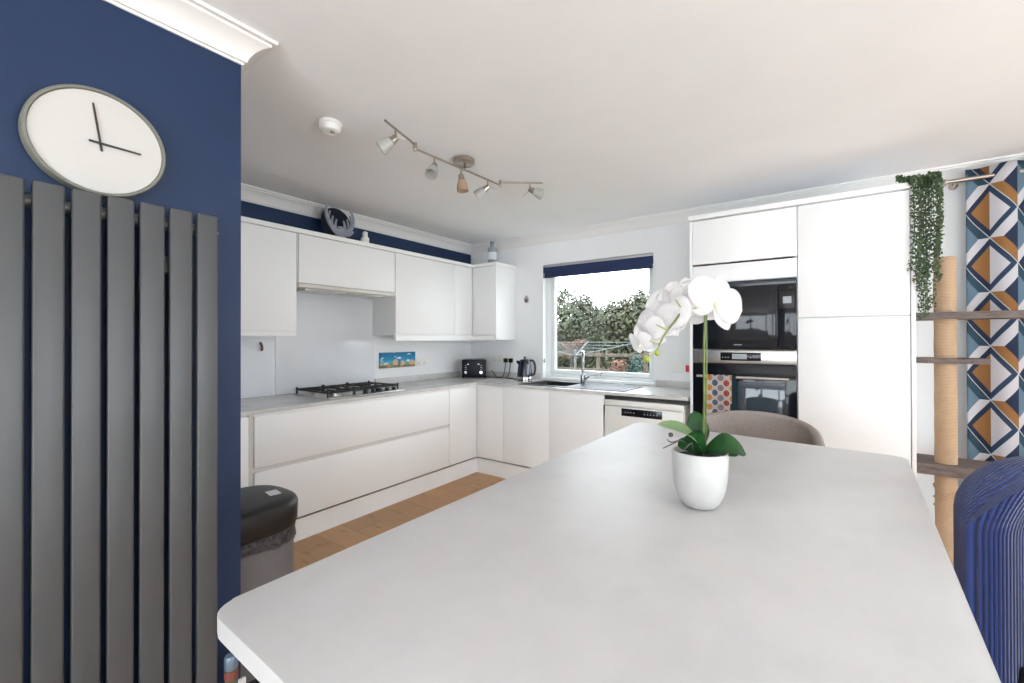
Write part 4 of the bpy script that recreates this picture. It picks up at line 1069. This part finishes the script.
# ------------------------------------------------------------------ garden beyond the window
GRASS = noisy('grass', C(70, 82, 50), C(98, 104, 66), 3, .9)
BARK = noisy('bark', C(70, 62, 54), C(96, 86, 76), 10, .9)
def leafmat(n, a, b): return noisy(n, a, b, 3, .7)
OLV = leafmat('grey_green_leaves', C(56, 62, 46), C(88, 92, 72)); OLV2 = leafmat('olive_leaves', C(54, 58, 42), C(90, 90, 68)); REDL = leafmat('russet_leaves', C(92, 60, 48), C(118, 86, 68)); TEALL = leafmat('blue_green_leaves', C(46, 66, 60), C(72, 90, 82)); HEDGE = leafmat('hedge_leaves', C(52, 58, 36), C(84, 86, 56))
struct(ob('ground', bx(-30, 20, YW+.25, 40, -.45, -.3), GRASS, smooth=False))
def bush(name, label, c, rx, ry, z0, z1, n, m, seed, size, cat='tree', lumps=9):
    rg = random.Random(seed); t = thing(name, label, cat, (c[0], c[1], -.3), 0, 'garden trees' if cat == 'tree' else 'garden shrubs'); bm = new(); tb = new()
    cs = []
    zc = (z0+z1)/2; hz = (z1-z0)/2
    for k in range(lumps):
        a = rg.uniform(0, 2*PI); q = math.sqrt(rg.random())*.62
        cs.append(Vector((c[0]+rx*q*math.cos(a), c[1]+ry*q*math.sin(a), zc+hz*rg.uniform(-.62, .66))))
    for cc_ in cs:
        p = smoothpts([(c[0], c[1], -.3), (c[0]*.7+cc_.x*.3, c[1]*.7+cc_.y*.3, z0+.1), cc_], 4); tube(tb, p, [.05-.04*i/(len(p)-1) for i in range(len(p))], 6)
    for i in range(n):
        q = rg.choice(cs); v = Vector((rg.gauss(0, 1), rg.gauss(0, 1), rg.gauss(0, 1))).normalized()
        rr = rg.uniform(.55, 1.05); p = q+Vector((v.x*rx*.46*rr, v.y*ry*.46*rr, v.z*hz*.4*rr))
        leafquad(bm, p, v+Vector((rg.uniform(-.7, .7), rg.uniform(-.7, .7), rg.uniform(-.3, .9))), size*rg.uniform(.7, 1.4), rg)
    ob('trunk', tb, BARK, t); ob('foliage', bm, m, t, smooth=False)
    return t
bush('garden_tree', 'grey-green bushy tree seen through the left of the window', (-7.0, 13.0), 1.05, .9, .1, 3.1, 7500, OLV, 1, .11, lumps=14)
bush('garden_tree', 'rounded olive tree seen through the right of the window', (-5.05, 13.2), 1.1, .9, .0, 3.15, 8000, OLV2, 2, .11, lumps=14)
bush('garden_tree', 'pale slim tree in the gap between the two garden trees', (-7.35, 16.5), .8, .7, .0, 2.75, 5000, OLV, 3, .12, lumps=12)
bush('garden_shrub', 'russet red shrub low at the right of the window', (-4.05, 9.6), .42, .35, .2, .95, 1400, REDL, 4, .05, 'shrub', 7)
bush('garden_shrub', 'russet shrub in front of the left garden tree', (-6.1, 11.6), .5, .4, .7, 1.35, 1200, REDL, 5, .05, 'shrub', 7)
bush('garden_shrub', 'blue-green shrub behind the tip of the orchid', (-3.55, 9.9), .32, .3, .1, 1.12, 1100, TEALL, 6, .05, 'shrub', 6)
rg = random.Random(11); hb = new()
for i in range(7000):
    leafquad(hb, Vector((rg.uniform(-11.5, -3.2), 14.9+rg.uniform(-.2, .2), -.3+1.75*rg.random()**.8)), Vector((rg.uniform(-.5, .5), -1, rg.uniform(-.2, .9))), rg.uniform(.07, .15), rg)
o = stuff(ob('hedge', hb, HEDGE, smooth=False)); tag(o, 'low dark green hedge along the back of the garden', 'hedge')
t = thing('bare_tree', 'leafless twiggy tree rising above the right garden tree', 'tree', (-5.1, 15.9, -.3)); b = new(); rg = random.Random(21)
def grow(p, d, L, r_, dep):
    e = p+d*L; m = (p+e)/2+Vector((rg.uniform(-.05, .05), 0, rg.uniform(-.03, .05)))*L
    tube(b, [p, m, e], [r_, r_*.85, r_*.65], 5, cap=False)
    if dep == 0: return
    for k in range(3 if dep > 1 else 4):
        n = (d+Vector((rg.uniform(-.5, .5), rg.uniform(-.4, .4), rg.uniform(.0, .45)))).normalized(); grow(p+d*L*rg.uniform(.55, 1), n, L*rg.uniform(.6, .8), r_*.55, dep-1)
for k in range(5): grow(Vector((-5.1+rg.uniform(-.1, .1), 15.9, -.3)), Vector((rg.uniform(-.28, .28), rg.uniform(-.15, .15), 1)).normalized(), 1.6, .03, 4)
ob('branches', b, BARK, t)
t = thing('rotary_airer', 'grey rotary washing line with arms spread across the garden', 'washing line', (-3.75, 7.2, -.3))
ob('pole', tube(new(), [(-3.75, 7.2, -.3), (-3.75, 7.2, 1.15)], .02, 10), mat('galvanised', C(92, 96, 96), .5, .3), t)
GALV = bpy.data.materials['galvanised']
ends = []
for k in range(4):
    a = PI*k/2+.25; e = Vector((-3.75+1.15*math.cos(a), 7.2+1.15*math.sin(a), 1.28)); ends.append(e)
    ob('arm', tube(new(), [(-3.75, 7.2, 1.02), e], .012, 8), GALV, t)
b = new()
for q in (.35, .55, .75, .98):
    pts = [Vector((-3.75, 7.2, 1.02)).lerp(e, q) for e in ends]
    for i in range(4): tube(b, [pts[i], pts[(i+1) % 4]], .004, 5)
ob('line', b, GALV, t)
# timber rail of a fence behind
t = thing('garden_fence', 'low weathered timber fence behind the washing line', 'fence', (-5.0, 10.8, -.3))
for k in range(5): ob('post', bx(-7.6+1.3*k, -7.52+1.3*k, 10.8, 10.88, -.3, 1.0, bev=.006), BARK, t)
for z in (.86, .45): ob('rail', bx(-7.7, -2.2, 10.77, 10.8, z, z+.09, bev=.005), BARK, t)

# ------------------------------------------------------------------ light
w = bpy.data.worlds.new('World'); scn.world = w; w.use_nodes = True
nt = w.node_tree; bg = nt.nodes['Background']
tc = nt.nodes.new('ShaderNodeTexCoord'); sx = nt.nodes.new('ShaderNodeSeparateXYZ'); nt.links.new(tc.outputs['Generated'], sx.inputs[0])
cr = nt.nodes.new('ShaderNodeValToRGB'); e = cr.color_ramp.elements
e[0].position = 0; e[0].color = (.90, .94, .99, 1); e[1].position = 1; e[1].color = (.82, .90, 1, 1)
nt.links.new(sx.outputs[2], cr.inputs[0]); nt.links.new(cr.outputs[0], bg.inputs[0]); bg.inputs[1].default_value = 5.6
SKY = 1.0
def area(name, loc, rot, sx_, sy_, power=0, portal=False, color=(1, 1, 1)):
    l = bpy.data.lights.new(name, 'AREA'); l.shape = 'RECTANGLE'; l.size = sx_; l.size_y = sy_; l.energy = power; l.color = color
    if portal: l.cycles.is_portal = True
    o = bpy.data.objects.new(name, l); o.location = loc; o.rotation_euler = rot; col.objects.link(o); return o
area('window_portal', ((WX0+WX1)/2, YW+.2, 1.53), (-PI/2, 0, 0), WX1-WX0, 1.2, 1, True)
area('patio_portal', ((PX0+PX1)/2, YW+.22, 1.06), (-PI/2, 0, 0), PX1-PX0, 2.1, 1, True)
area('rear_fill_light', ((FX0+FX1)/2, YF-.25, 1.1), (PI/2, 0, 0), FX1-FX0, 2.1, 47, False, (.78, .895, 1))  # added fill lamp outside the rear glazing, lifts the whole interior
area('patio_daylight', ((PX0+PX1)/2, YW+.35, 1.1), (-PI/2, 0, 0), PX1-PX0, 2.1, 8, False, (.84, .92, 1))

area('side_fill_light', (XR+.3, .85, 1.1), (0, PI/2, 0), 2.1, 2.7, 32, False, (.78, .895, 1))  # added fill lamp beyond the side doors, brightens the hob wall

# ------------------------------------------------------------------ camera
cam = bpy.data.cameras.new('Camera'); co = bpy.data.objects.new('Camera', cam); col.objects.link(co)
cam.sensor_width = 36; cam.lens = 434.388*36/1024; cam.clip_start = .02; cam.clip_end = 200
cam.shift_x = -(518.896-512)/1024; cam.shift_y = (337.125-341.5)/1024
Mx = Matrix.Rotation(YAW, 4, 'Z') @ Matrix.Rotation(PI/2+.0042, 4, 'X') @ Matrix.Rotation(-.00183, 4, 'Z')
co.matrix_world = Matrix.Translation((0, 0, 1.3389)) @ Mx
scn.camera = co
vs = scn.view_settings; vs.view_transform = 'Standard'; vs.look = 'None'; vs.gamma = 1; vs.use_curve_mapping = False; vs.exposure = 0.44
cy = scn.cycles; cy.max_bounces = 10; cy.diffuse_bounces = 6; cy.glossy_bounces = 4; cy.transmission_bounces = 6; cy.transparent_max_bounces = 10
cy.use_denoising = True; cy.caustics_reflective = False; cy.caustics_refractive = False; cy.sample_clamp_indirect = 6
